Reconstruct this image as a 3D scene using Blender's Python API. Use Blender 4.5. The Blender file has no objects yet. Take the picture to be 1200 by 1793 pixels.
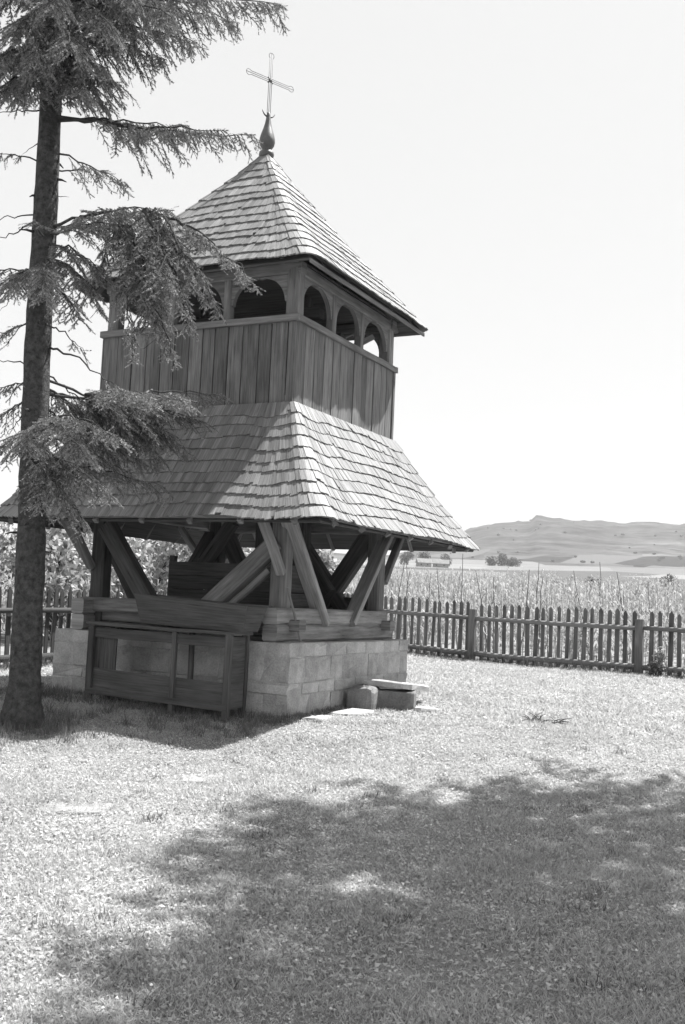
import bpy, math, random
import numpy as np
from mathutils import Vector, Matrix

random.seed(7)
rng = np.random.default_rng(11)
scene = bpy.context.scene
col = scene.collection

# ---------------------------------------------------------------- camera
CAM = np.array([9.2716, -14.9341, 1.5913])
YAW, PITCH, ROLL = 0.4649, 0.0868, 0.0447
fwd = Vector((-math.sin(YAW) * math.cos(PITCH), math.cos(YAW) * math.cos(PITCH), math.sin(PITCH)))
rgt0 = Vector((math.cos(YAW), math.sin(YAW), 0))
up0 = rgt0.cross(fwd)
rgt = rgt0 * math.cos(ROLL) + up0 * math.sin(ROLL)
upv = rgt.cross(fwd)
cam_data = bpy.data.cameras.new('camera')
cam = bpy.data.objects.new('camera', cam_data)
col.objects.link(cam)
M = Matrix((rgt, upv, -fwd)).transposed().to_4x4()
M.translation = Vector(CAM)
cam.matrix_world = M
cam_data.sensor_fit = 'VERTICAL'
cam_data.sensor_height = 24.0
cam_data.lens = 24.0 * 1830.4 / 1793.0
cam_data.clip_start = 0.05
cam_data.clip_end = 12000
scene.camera = cam
FH = np.array([-math.sin(YAW), math.cos(YAW)])      # horizontal forward
RH = np.array([math.cos(YAW), math.sin(YAW)])       # horizontal right

# ---------------------------------------------------------------- light
SUN_EL = math.radians(62.5)
SUN_H = np.array([0.515, 0.857])                    # horizontal direction towards the sun
SUN_H = SUN_H / np.linalg.norm(SUN_H)
world = bpy.data.worlds.new('World')
scene.world = world
world.use_nodes = True
wn = world.node_tree
wn.nodes.clear()
sky = wn.nodes.new('ShaderNodeTexSky')
sky.sky_type = 'NISHITA'
sky.sun_disc = False
sky.sun_elevation = SUN_EL
sky.sun_rotation = math.atan2(SUN_H[0], SUN_H[1])
sky.air_density = 1.0
sky.dust_density = 2.0
sky.ozone_density = 1.0
bw = wn.nodes.new('ShaderNodeRGBToBW')              # black-and-white film
bg = wn.nodes.new('ShaderNodeBackground')
bg.inputs['Strength'].default_value = 0.10
wo = wn.nodes.new('ShaderNodeOutputWorld')
wn.links.new(sky.outputs[0], bw.inputs[0])
hz = wn.nodes.new('ShaderNodeMix')                  # even white summer haze over the whole dome
hz.inputs[0].default_value = 0.85
hz.inputs[3].default_value = 2.75
wn.links.new(bw.outputs[0], hz.inputs[2])
wn.links.new(hz.outputs[0], bg.inputs['Color'])
wn.links.new(bg.outputs[0], wo.inputs['Surface'])
sd = bpy.data.lights.new('sun', 'SUN')
sd.energy = 4.0
sd.angle = math.radians(0.53)
sd.color = (1.0, 0.995, 0.985)
sun = bpy.data.objects.new('sun', sd)
col.objects.link(sun)
to_sun = Vector((SUN_H[0] * math.cos(SUN_EL), SUN_H[1] * math.cos(SUN_EL), math.sin(SUN_EL)))
sun.rotation_euler = to_sun.to_track_quat('Z', 'Y').to_euler()
sun.location = (30, 40, 60)

vs = scene.view_settings
scene.display_settings.display_device = 'sRGB'
vs.view_transform = 'Standard'
vs.look = 'None'
vs.exposure = 1.65
vs.gamma = 1.0
vs.use_curve_mapping = False

# ---------------------------------------------------------------- materials
def new_mat(name):
    m = bpy.data.materials.new(name)
    m.use_nodes = True
    nt = m.node_tree
    nt.nodes.clear()
    out = nt.nodes.new('ShaderNodeOutputMaterial')
    return m, nt, out

def L(nt, a, b):
    nt.links.new(a, b)

def mth(nt, op, a, b=None, clamp=False):
    n = nt.nodes.new('ShaderNodeMath')
    n.operation = op
    n.use_clamp = clamp
    for i, v in enumerate((a, b)):
        if v is None:
            continue
        if isinstance(v, (int, float)):
            n.inputs[i].default_value = v
        else:
            L(nt, v, n.inputs[i])
    return n.outputs[0]

def maprange(nt, v, a, b, c, d):
    n = nt.nodes.new('ShaderNodeMapRange')
    L(nt, v, n.inputs[0])
    for i, x in enumerate((a, b, c, d)):
        n.inputs[i + 1].default_value = x
    return n.outputs[0]

def piece_random(nt):
    g = nt.nodes.new('ShaderNodeNewGeometry')
    o = nt.nodes.new('ShaderNodeObjectInfo')
    return mth(nt, 'FRACT', mth(nt, 'ADD', g.outputs['Random Per Island'], mth(nt, 'MULTIPLY', o.outputs['Random'], 7.31)))

def noise(nt, vec, scale, detail=4, rough=0.6, w=None, dim='3D'):
    n = nt.nodes.new('ShaderNodeTexNoise')
    n.noise_dimensions = '4D' if w is not None else dim
    L(nt, vec, n.inputs['Vector'])
    n.inputs['Scale'].default_value = scale
    n.inputs['Detail'].default_value = detail
    n.inputs['Roughness'].default_value = rough
    if w is not None:
        L(nt, w, n.inputs['W'])
    return n.outputs['Fac']

def gray_bsdf(nt, out, val, rough=0.85, spec=0.2, height=None, bump=0.3, dist=0.01, trans=None):
    p = nt.nodes.new('ShaderNodeBsdfPrincipled')
    if isinstance(val, (int, float)):
        p.inputs['Base Color'].default_value = (val, val, val, 1)
    else:
        c = nt.nodes.new('ShaderNodeCombineColor')
        for i in range(3):
            L(nt, val, c.inputs[i])
        L(nt, c.outputs[0], p.inputs['Base Color'])
    p.inputs['Roughness'].default_value = rough
    p.inputs['Specular IOR Level'].default_value = spec
    if height is not None:
        b = nt.nodes.new('ShaderNodeBump')
        b.inputs['Strength'].default_value = bump
        b.inputs['Distance'].default_value = dist
        L(nt, height, b.inputs['Height'])
        L(nt, b.outputs[0], p.inputs['Normal'])
    if trans:
        t = nt.nodes.new('ShaderNodeBsdfTranslucent')
        if isinstance(val, (int, float)):
            t.inputs['Color'].default_value = (val, val, val, 1)
        else:
            L(nt, c.outputs[0], t.inputs['Color'])
        mx = nt.nodes.new('ShaderNodeMixShader')
        mx.inputs[0].default_value = trans
        L(nt, p.outputs[0], mx.inputs[1])
        L(nt, t.outputs[0], mx.inputs[2])
        L(nt, mx.outputs[0], out.inputs['Surface'])
    else:
        L(nt, p.outputs[0], out.inputs['Surface'])
    return p

def wood_mat(name, lo, hi, across=38.0, along=1.6, vary=0.35, rough=0.8, spec=0.25, bump=0.5):
    m, nt, out = new_mat(name)
    uv = nt.nodes.new('ShaderNodeUVMap')
    uv.uv_map = 'grain'
    r = piece_random(nt)
    mp = nt.nodes.new('ShaderNodeMapping')
    mp.inputs['Scale'].default_value = (along, across, 1)
    L(nt, uv.outputs[0], mp.inputs['Vector'])
    w = mth(nt, 'MULTIPLY', r, 40.0)
    n1 = noise(nt, mp.outputs[0], 1.0, 5, 0.65, w)
    mp2 = nt.nodes.new('ShaderNodeMapping')
    mp2.inputs['Scale'].default_value = (1.4, 5.0, 1)
    L(nt, uv.outputs[0], mp2.inputs['Vector'])
    n2 = noise(nt, mp2.outputs[0], 1.0, 3, 0.6, w)
    crack = maprange(nt, n1, 0.30, 0.38, 0.35, 1.0)
    v = maprange(nt, n1, 0.32, 0.70, lo, hi)
    v = mth(nt, 'MULTIPLY', v, maprange(nt, n2, 0.3, 0.7, 0.7, 1.2))
    v = mth(nt, 'MULTIPLY', v, maprange(nt, r, 0, 1, 1 - vary, 1 + vary))
    v = mth(nt, 'MULTIPLY', v, crack)
    gray_bsdf(nt, out, v, rough, spec, n1, bump, 0.012)
    return m

def rough_mat(name, lo, hi, scale=6.0, fine=60.0, vary=0.2, rough=0.95, bump=0.6, dist=0.02, spec=0.1):
    m, nt, out = new_mat(name)
    tc = nt.nodes.new('ShaderNodeTexCoord')
    r = piece_random(nt)
    n1 = noise(nt, tc.outputs['Object'], scale, 6, 0.6)
    n2 = noise(nt, tc.outputs['Object'], fine, 4, 0.7)
    v = maprange(nt, n1, 0.3, 0.7, lo, hi)
    v = mth(nt, 'MULTIPLY', v, maprange(nt, n2, 0.25, 0.75, 0.7, 1.25))
    v = mth(nt, 'MULTIPLY', v, maprange(nt, r, 0, 1, 1 - vary, 1 + vary))
    gray_bsdf(nt, out, v, rough, spec, mth(nt, 'ADD', n1, mth(nt, 'MULTIPLY', n2, 0.5)), bump, dist)
    return m

def leaf_mat(name, val, vary=0.4, trans=0.3, rough=0.6, spec=0.3, patch=.25):
    m, nt, out = new_mat(name)
    r = piece_random(nt)
    tc = nt.nodes.new('ShaderNodeTexCoord')
    n1 = noise(nt, tc.outputs['Object'], 1.3, 3, 0.6)
    v = mth(nt, 'MULTIPLY', maprange(nt, r, 0, 1, val * (1 - vary), val * (1 + vary)), maprange(nt, n1, 0.3, 0.7, 1 - patch, 1 + patch))
    gray_bsdf(nt, out, v, rough, spec, trans=trans)
    return m

MAT = {}
MAT['plank'] = wood_mat('weathered_plank', 0.09, 0.235, vary=0.28)
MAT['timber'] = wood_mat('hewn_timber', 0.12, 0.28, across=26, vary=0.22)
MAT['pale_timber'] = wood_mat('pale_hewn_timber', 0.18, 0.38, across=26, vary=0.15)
MAT['shade_toned_timber'] = wood_mat('shade_toned_timber', 0.035, 0.095, across=26, vary=0.2)  # left, back and inside members: their shade is put into the wood colour
MAT['shingle'] = wood_mat('silvered_shingle', 0.095, 0.27, across=80, along=2, vary=0.28, rough=0.62, spec=0.5)
MAT['old_board'] = wood_mat('old_dark_board', 0.045, 0.115, vary=0.25)
MAT['fence'] = wood_mat('grey_fence_wood', 0.075, 0.16, vary=0.3)
MAT['shade_fence'] = wood_mat('shade_toned_fence_wood', 0.025, 0.06, vary=0.3)  # side fence: same wood darkened, the colour standing in for shade
MAT['fence_pole'] = wood_mat('grey_fence_pole', 0.10, 0.22, vary=0.15)
MAT['stone'] = rough_mat('limestone_block', 0.30, 0.54, 3.2, 38, 0.10, bump=1.0, dist=.035)
MAT['mortar'] = rough_mat('lime_mortar', 0.26, 0.47, 3.2, 38, 0.0)
MAT['slab'] = rough_mat('pale_flagstone', 0.32, 0.46, 4, 40, 0.1)
MAT['lawn_slab'] = rough_mat('worn_lawn_stone', 0.2, 0.32, 4, 40, 0.1)
MAT['boulder'] = rough_mat('grey_boulder', 0.13, 0.22, 4, 40, 0.15)
MAT['bark'] = rough_mat('spruce_bark', 0.05, 0.16, 14, 60, 0.1, bump=1.0, dist=0.09)
MAT['pole'] = rough_mat('grey_dry_pole', 0.10, 0.17, 9, 45, 0.2, bump=0.3)
MAT['twig'] = rough_mat('dark_twig', 0.04, 0.08, 9, 45, 0.2, bump=0.3)
MAT['needle'] = leaf_mat('spruce_needle', 0.26, 0.5, 0.12)
MAT['grass'] = leaf_mat('dry_lawn_grass', 0.46, 0.42, 0.45, patch=.12)
MAT['weed'] = leaf_mat('weed_leaf', 0.16, 0.45, 0.3)
MAT['crop'] = leaf_mat('pale_crop_leaf', 0.34, 0.35, 0.45)
MAT['bush'] = leaf_mat('bush_leaf', 0.38, 0.5, 0.35)
MAT['dark_bush'] = leaf_mat('dark_bush_leaf', 0.09, 0.4, 0.3)
MAT['flower'] = leaf_mat('white_petal', 0.75, 0.15, 0.2)
MAT['iron'] = rough_mat('wrought_iron', 0.07, 0.12, 10, 60, 0.0, rough=0.6, bump=0.2, spec=0.4)
MAT['sheet'] = rough_mat('weathered_sheet_metal', 0.05, 0.11, 6, 40, 0.0, rough=0.5, bump=0.2, spec=0.6)
MAT['plaster'] = rough_mat('lime_plaster', 0.25, 0.34, 1, 10, 0.1)
MAT['farm_roof'] = rough_mat('farm_roof_tile', 0.16, 0.24, 1, 10, 0.1)
MAT['glass_dark'] = rough_mat('dark_window', 0.03, 0.05, 1, 10, 0.0, rough=0.3, spec=0.5)

def ground_material():
    m, nt, out = new_mat('meadow_and_fields')
    tc = nt.nodes.new('ShaderNodeTexCoord')
    pos = tc.outputs['Object']
    n1 = noise(nt, pos, 0.9, 5, 0.6)
    n2 = noise(nt, pos, 22, 5, 0.7)
    near = mth(nt, 'MULTIPLY', maprange(nt, n1, 0.3, 0.7, 0.17, 0.28), maprange(nt, n2, 0.25, 0.75, 0.5, 1.4))
    # strip fields beyond the crop
    mp = nt.nodes.new('ShaderNodeMapping')
    mp.inputs['Rotation'].default_value = (0, 0, 0.95)
    mp.inputs['Scale'].default_value = (1 / 60.0, 1 / 230.0, 1)
    L(nt, pos, mp.inputs['Vector'])
    vo = nt.nodes.new('ShaderNodeTexVoronoi')
    vo.voronoi_dimensions = '2D'
    vo.inputs['Scale'].default_value = 1.0
    vo.inputs['Randomness'].default_value = 0.8
    L(nt, mp.outputs[0], vo.inputs['Vector'])
    sp = nt.nodes.new('ShaderNodeSeparateColor')
    L(nt, vo.outputs['Color'], sp.inputs[0])
    n3 = noise(nt, pos, 0.05, 5, 0.65)
    far = mth(nt, 'MULTIPLY', maprange(nt, sp.outputs[0], 0.15, 0.85, 0.055, 0.19), maprange(nt, n3, 0.3, 0.7, 0.85, 1.15))
    dist = nt.nodes.new('ShaderNodeVectorMath')
    dist.operation = 'LENGTH'
    L(nt, pos, dist.inputs[0])
    f = maprange(nt, dist.outputs['Value'], 75, 90, 0, 1)
    mx = nt.nodes.new('ShaderNodeMix')
    L(nt, f, mx.inputs[0])
    L(nt, near, mx.inputs[2])
    L(nt, far, mx.inputs[3])
    gray_bsdf(nt, out, mx.outputs[0], 0.95, 0.05, n2, 0.5, 0.03)
    return m
MAT['ground'] = ground_material()

def hill_material():
    m, nt, out = new_mat('pasture_hill')
    tc = nt.nodes.new('ShaderNodeTexCoord')
    pos = tc.outputs['Object']
    n1 = noise(nt, pos, 0.006, 6, 0.6)
    n2 = noise(nt, pos, 0.045, 6, 0.7)
    mp = nt.nodes.new('ShaderNodeMapping')
    mp.inputs['Rotation'].default_value = (0, 0, -YAW)
    mp.inputs['Scale'].default_value = (.004, .05, .08)
    L(nt, pos, mp.inputs['Vector'])
    n4 = noise(nt, mp.outputs[0], 1.0, 5, .6)
    vs_ = nt.nodes.new('ShaderNodeTexVoronoi')
    vs_.inputs['Scale'].default_value = .035
    L(nt, pos, vs_.inputs['Vector'])
    scrub = maprange(nt, vs_.outputs['Distance'], .10, .22, .45, 1.0)
    scrub = mth(nt, 'MAXIMUM', scrub, maprange(nt, n1, .45, .58, .4, 1.0))
    n2 = mth(nt, 'MULTIPLY', mth(nt, 'ADD', n2, n4), .5)
    v = mth(nt, 'MULTIPLY', scrub, maprange(nt, n1, 0.3, 0.7, 0.02, 0.085))
    v = mth(nt, 'MULTIPLY', v, maprange(nt, n2, 0.38, 0.62, 0.35, 1.6))
    # strip fields climbing the foot of the hill
    mf = nt.nodes.new('ShaderNodeMapping')
    mf.inputs['Rotation'].default_value = (0, 0, 0.75)
    mf.inputs['Scale'].default_value = (1 / 55.0, 1 / 240.0, 1)
    L(nt, pos, mf.inputs['Vector'])
    vf = nt.nodes.new('ShaderNodeTexVoronoi')
    vf.voronoi_dimensions = '2D'
    vf.inputs['Scale'].default_value = 1.0
    vf.inputs['Randomness'].default_value = .75
    L(nt, mf.outputs[0], vf.inputs['Vector'])
    sf = nt.nodes.new('ShaderNodeSeparateColor')
    L(nt, vf.outputs['Color'], sf.inputs[0])
    fields = maprange(nt, sf.outputs[0], .15, .85, .03, .17)
    dt = nt.nodes.new('ShaderNodeVectorMath')
    dt.operation = 'DOT_PRODUCT'
    dt.inputs[1].default_value = (FH[0], FH[1], 0)
    L(nt, pos, dt.inputs[0])
    dd_ = mth(nt, 'ADD', dt.outputs['Value'], maprange(nt, sf.outputs[1], 0, 1, -90, 120))
    mx = nt.nodes.new('ShaderNodeMix')
    L(nt, maprange(nt, dd_, 1035, 1045, 1, 0), mx.inputs[0])
    L(nt, v, mx.inputs[2])
    L(nt, fields, mx.inputs[3])
    v = mx.outputs[0]
    gray_bsdf(nt, out, v, 0.95, 0.05, n2, 0.6, 3.0)
    return m
MAT['hill'] = hill_material()

# ---------------------------------------------------------------- helpers
def setp(o, label=None, cat=None, group=None, kind=None):
    if label: o['label'] = label
    if cat: o['category'] = cat
    if group: o['group'] = group
    if kind: o['kind'] = kind
    return o

def link(name, data, parent=None, matrix=None):
    o = bpy.data.objects.new(name, data)
    col.objects.link(o)
    if parent is not None:
        o.parent = parent
    if matrix is not None:
        o.matrix_local = matrix
    return o

def empty(name, loc=(0, 0, 0), rz=0.0):
    o = bpy.data.objects.new(name, None)
    col.objects.link(o)
    o.location = loc
    o.rotation_euler = (0, 0, rz)
    o.empty_display_size = 0.2
    return o

def mesh_from(name, verts, faces, mat, uvs=None, smooth=False):
    me = bpy.data.meshes.new(name)
    me.from_pydata([tuple(v) for v in verts], [], [tuple(f) for f in faces])
    if uvs is not None:
        lay = me.uv_layers.new(name='grain')
        lay.data.foreach_set('uv', np.asarray(uvs, dtype=np.float32).ravel())
    if smooth:
        me.polygons.foreach_set('use_smooth', [True] * len(me.polygons))
    me.materials.append(MAT[mat])
    me.update()
    return me

def tri_mesh(name, V, mat):
    """V: (n,3,3) loose triangles, fast."""
    n = len(V)
    me = bpy.data.meshes.new(name)
    me.vertices.add(n * 3)
    me.vertices.foreach_set('co', np.ascontiguousarray(V, dtype=np.float32).ravel())
    me.loops.add(n * 3)
    me.loops.foreach_set('vertex_index', np.arange(n * 3, dtype=np.int32))
    me.polygons.add(n)
    me.polygons.foreach_set('loop_start', np.arange(0, n * 3, 3, dtype=np.int32))
    me.update(calc_edges=True)
    me.materials.append(MAT[mat])
    return me

def quad_mesh(name, V, mat):
    """V: (n,4,3) loose quads."""
    n = len(V)
    me = bpy.data.meshes.new(name)
    me.vertices.add(n * 4)
    me.vertices.foreach_set('co', np.ascontiguousarray(V, dtype=np.float32).ravel())
    me.loops.add(n * 4)
    me.loops.foreach_set('vertex_index', np.arange(n * 4, dtype=np.int32))
    me.polygons.add(n)
    me.polygons.foreach_set('loop_start', np.arange(0, n * 4, 4, dtype=np.int32))
    me.update(calc_edges=True)
    me.materials.append(MAT[mat])
    return me

class MB:
    """collects shapes with grain uvs, builds one mesh"""
    def __init__(self):
        self.v, self.f, self.uv = [], [], []
    def box(self, mtx, lx, ly, lz, taper=1.0, uo=None):
        """box from x=0..lx, centred in y, z=0..lz; taper scales y at x=0"""
        b = len(self.v)
        u0 = random.random() * 20 if uo is None else uo
        for x in (0, lx):
            t = taper if x == 0 else 1.0
            for y, z in ((-ly / 2 * t, 0), (ly / 2 * t, 0), (ly / 2 * t, lz), (-ly / 2 * t, lz)):
                self.v.append(mtx @ Vector((x, y, z)))
        per = [0, ly, ly + lz, 2 * ly + lz, 2 * ly + 2 * lz]
        for i in range(4):
            j = (i + 1) % 4
            self.f.append((b + i, b + j, b + 4 + j, b + 4 + i))
            self.uv += [(u0, u0 + per[i]), (u0, u0 + per[i + 1]), (u0 + lx, u0 + per[i + 1]), (u0 + lx, u0 + per[i])]
        self.f.append((b + 3, b + 2, b + 1, b + 0))
        self.uv += [(u0, u0), (u0, u0 + ly), (u0 + lz * .2, u0 + ly), (u0 + lz * .2, u0)]
        self.f.append((b + 4, b + 5, b + 6, b + 7))
        self.uv += [(u0, u0), (u0, u0 + ly), (u0 + lz * .2, u0 + ly), (u0 + lz * .2, u0)]
    def ring_tube(self, pts, radii, n=8, wob=0.0, cap=True):
        b = len(self.v)
        pts = [Vector(p) for p in pts]
        L0 = 0
        prev = None
        for i, p in enumerate(pts):
            a = pts[max(i - 1, 0)]
            c = pts[min(i + 1, len(pts) - 1)]
            t = (c - a).normalized()
            ref = Vector((0, 0, 1)) if abs(t.z) < 0.9 else Vector((1, 0, 0))
            e1 = t.cross(ref).normalized()
            e2 = t.cross(e1)
            if prev is not None:
                L0 += (p - prev).length
            prev = p
            for k in range(n):
                an = 2 * math.pi * k / n
                r = radii[i] * (1 + random.uniform(-wob, wob))
                self.v.append(p + e1 * (r * math.cos(an)) + e2 * (r * math.sin(an)))
        for i in range(len(pts) - 1):
            for k in range(n):
                k2 = (k + 1) % n
                self.f.append((b + i * n + k, b + i * n + k2, b + (i + 1) * n + k2, b + (i + 1) * n + k))
                w = 2 * math.pi * radii[i] / n
                self.uv += [(i * .3, k * w), (i * .3, (k + 1) * w), ((i + 1) * .3, (k + 1) * w), ((i + 1) * .3, k * w)]
        if cap:
            self.f.append(tuple(b + k for k in range(n))[::-1])
            self.uv += [(k * .01, k * .01) for k in range(n)]
            e = b + (len(pts) - 1) * n
            self.f.append(tuple(e + k for k in range(n)))
            self.uv += [(k * .01, k * .01) for k in range(n)]
    def poly_prism(self, pts2, mtx, th):
        """closed 2-D outline in local xy, extruded along +z by th"""
        b = len(self.v)
        n = len(pts2)
        for z in (0, th):
            for x, y in pts2:
                self.v.append(mtx @ Vector((x, y, z)))
        self.f.append(tuple(range(b + n - 1, b - 1, -1)))
        self.uv += [(pts2[i][0], pts2[i][1]) for i in range(n - 1, -1, -1)]
        self.f.append(tuple(range(b + n, b + 2 * n)))
        self.uv += [(x, y) for x, y in pts2]
        for i in range(n):
            j = (i + 1) % n
            self.f.append((b + i, b + j, b + n + j, b + n + i))
            self.uv += [(i * .05, 0), (i * .05 + .05, 0), (i * .05 + .05, th), (i * .05, th)]
    def build(self, name, mat, parent=None, matrix=None, smooth=False):
        return link(name, mesh_from(name, self.v, self.f, mat, self.uv, smooth), parent, matrix)

def frame(p, x, z):
    """matrix with origin p, local x along x, local z near z"""
    x = Vector(x).normalized()
    z = Vector(z)
    y = z.cross(x).normalized()
    z = x.cross(y)
    m = Matrix((x, y, z)).transposed().to_4x4()
    m.translation = Vector(p)
    return m

def beam(name, p0, p1, w, h, mat, parent, up=(0, 0, 1), wob=0.006, ch=0.12, taper=1.0):
    """hewn timber from p0 to p1: chamfered, a little uneven, own local x along its length"""
    p0, p1 = Vector(p0), Vector(p1)
    ln = (p1 - p0).length
    m = frame(p0, p1 - p0, up)
    v, f, uv = [], [], []
    c = min(w, h) * ch
    sec = [(-w / 2 + c, -h / 2), (w / 2 - c, -h / 2), (w / 2, -h / 2 + c), (w / 2, h / 2 - c),
           (w / 2 - c, h / 2), (-w / 2 + c, h / 2), (-w / 2, h / 2 - c), (-w / 2, -h / 2 + c)]
    per = [0]
    for i in range(8):
        a, b = sec[i], sec[(i + 1) % 8]
        per.append(per[-1] + math.hypot(a[0] - b[0], a[1] - b[1]))
    ns = max(2, min(6, int(ln / 0.6) + 1))
    u0 = random.random() * 10
    for i in range(ns + 1):
        t = i / ns
        k = 1 + (taper - 1) * t
        oy, oz = random.uniform(-wob, wob), random.uniform(-wob, wob)
        for y, z in sec:
            v.append((t * ln, y * k + oy + random.uniform(-wob, wob) * .4, z * k + oz + random.uniform(-wob, wob) * .4))
    for i in range(ns):
        for k in range(8):
            k2 = (k + 1) % 8
            f.append((i * 8 + k, i * 8 + k2, i * 8 + 8 + k2, i * 8 + 8 + k))
            a, b = u0 + i * ln / ns, u0 + (i + 1) * ln / ns
            uv += [(a, per[k]), (a, per[k + 1]), (b, per[k + 1]), (b, per[k])]
    f.append(tuple(range(7, -1, -1)))
    uv += [(u0 + sec[k][0] * .3, sec[k][1]) for k in range(7, -1, -1)]
    f.append(tuple(ns * 8 + k for k in range(8)))
    uv += [(u0 + sec[k][0] * .3, sec[k][1]) for k in range(8)]
    return link(name, mesh_from(name, v, f, mat, uv), parent, m)

def camera_depth(p):
    return float(np.dot(np.asarray(p[:2], float) - CAM[:2], FH))

_GD = [-400, 0, 9, 12, 14.6, 17, 24, 27, 40, 60, 100, 200, 500, 900, 1500, 4000]
_GZ = [-.4, -.34, -.34, -.29, -.03, .03, .2, .27, .85, 1.9, 4.3, 7.8, 20.7, 44.9, 60, 90]
def gz(x, y):
    d = (np.asarray(x, float) - CAM[0]) * FH[0] + (np.asarray(y, float) - CAM[1]) * FH[1]
    z = np.interp(d, _GD, _GZ)
    z = z + 0.012 * np.sin(1.7 * np.asarray(x)) * np.cos(1.3 * np.asarray(y)) + 0.02 * np.sin(.6 * np.asarray(x) + 1) * np.sin(.5 * np.asarray(y))
    return z
def G(x, y):
    return float(gz(x, y))

# ---------------------------------------------------------------- ground and hill
def build_ground():
    radii = np.concatenate([[0.3, 0.7, 1.2, 1.8, 2.5], np.geomspace(3.2, 60, 90), np.geomspace(64, 4200, 60)])
    ang = np.concatenate([np.linspace(-60, 60, 241), np.linspace(63, 297, 79)])
    a = np.radians(ang)
    dx = np.cos(a)[:, None] * FH[0] + np.sin(a)[:, None] * RH[0]
    dy = np.cos(a)[:, None] * FH[1] + np.sin(a)[:, None] * RH[1]
    X = CAM[0] + dx * radii
    Y = CAM[1] + dy * radii
    Z = gz(X, Y)
    na, nr = X.shape
    V = np.stack([X, Y, Z], -1).reshape(-1, 3).tolist()
    F = []
    for i in range(na):
        j = (i + 1) % na
        for k in range(nr - 1):
            F.append((i * nr + k, i * nr + k + 1, j * nr + k + 1, j * nr + k))
    V.append([CAM[0], CAM[1], -0.22])
    c = len(V) - 1
    for i in range(na):
        F.append((c, i * nr, ((i + 1) % na) * nr))
    me = mesh_from('ground', V, F, 'ground', smooth=True)
    o = link('ground', me)
    setp(o, 'sunlit grassy churchyard ground running out to strip fields', 'ground', kind='structure')
build_ground()

def vnoise(x, y, seed=0):
    """cheap smooth value noise"""
    r = np.random.default_rng(seed)
    tab = r.random((64, 64))
    xi, yi = np.floor(x).astype(int), np.floor(y).astype(int)
    fx, fy = x - xi, y - yi
    fx, fy = fx * fx * (3 - 2 * fx), fy * fy * (3 - 2 * fy)
    g = lambda a, b: tab[a % 64, b % 64]
    return (g(xi, yi) * (1 - fx) * (1 - fy) + g(xi + 1, yi) * fx * (1 - fy) + g(xi, yi + 1) * (1 - fx) * fy + g(xi + 1, yi + 1) * fx * fy)

# ridge line: lateral tangent -> elevation tangent above the camera
_RT = [-1.2, -.5, -.3, -.1, 0.02, .049, .082, .117, .137, .175, .1825, .186, .218, .262, .328, .45, .7, 1.2]
_RE = [.02, .025, .03, .036, .042, .046, .061, .075, .0815, .0852, .0858, .0905, .0912, .0875, .0905, .088, .07, .03]
def hill_z(u, d):
    e_top = np.interp(u, _RT, _RE)
    e_foot = np.interp(u, [-1.2, -.2, .05, .3, 1.2], [.010, .02, .040, .049, .03])
    t = np.clip((d - 820) / (1500 - 820), 0, 1)
    s = t * t * (3 - 2 * t)
    e = e_foot + (e_top - e_foot) * s
    e = e + 0.005 * (vnoise(u * 40, d / 90, 3) - .5) * t + 0.0035 * (vnoise(u * 130, d / 35, 4) - .5) * t
    e = np.where(d > 1500, e - (d - 1500) / 2600 * .09, e)
    return CAM[2] + e * d
def build_hill():
    u = np.linspace(-1.2, 1.2, 420)
    d = np.linspace(800, 2100, 90)
    U, D = np.meshgrid(u, d, indexing='ij')
    Z = hill_z(U, D)
    X = CAM[0] + FH[0] * D + RH[0] * U * D
    Y = CAM[1] + FH[1] * D + RH[1] * U * D
    Z[:, 0] -= 6
    nu, nd = U.shape
    V = np.stack([X, Y, Z], -1).reshape(-1, 3).tolist()
    F = [(i * nd + k, (i + 1) * nd + k, (i + 1) * nd + k + 1, i * nd + k + 1) for i in range(nu - 1) for k in range(nd - 1)]
    o = link('hill', mesh_from('hill', V, F, 'hill', smooth=True))
    setp(o, 'long bare pasture hill with a knobbed crest on the horizon', 'hill', kind='structure')
build_hill()

def cam_xy(lat, d):
    """world x, y of a place lat metres to the side and d metres ahead of where the photographer stood"""
    return CAM[0] + FH[0] * d + RH[0] * lat, CAM[1] + FH[1] * d + RH[1] * lat

# ---------------------------------------------------------------- bell tower
tower = empty('bell_tower', (0, 0, 0))
setp(tower, 'shingled wooden bell tower with open arched gallery on a stone base', 'bell tower')
A = 1.79            # half width of the boarded shaft

# stone base -----------------------------------------------------
BS, BT = 2.12, 1.0
mb = MB()
mb.box(Matrix.Translation((-BS + .009, 0, -.45)), 2 * BS - .018, 2 * BS - .018, BT + .445)
base = mb.build('stone_base', 'mortar', tower)

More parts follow.
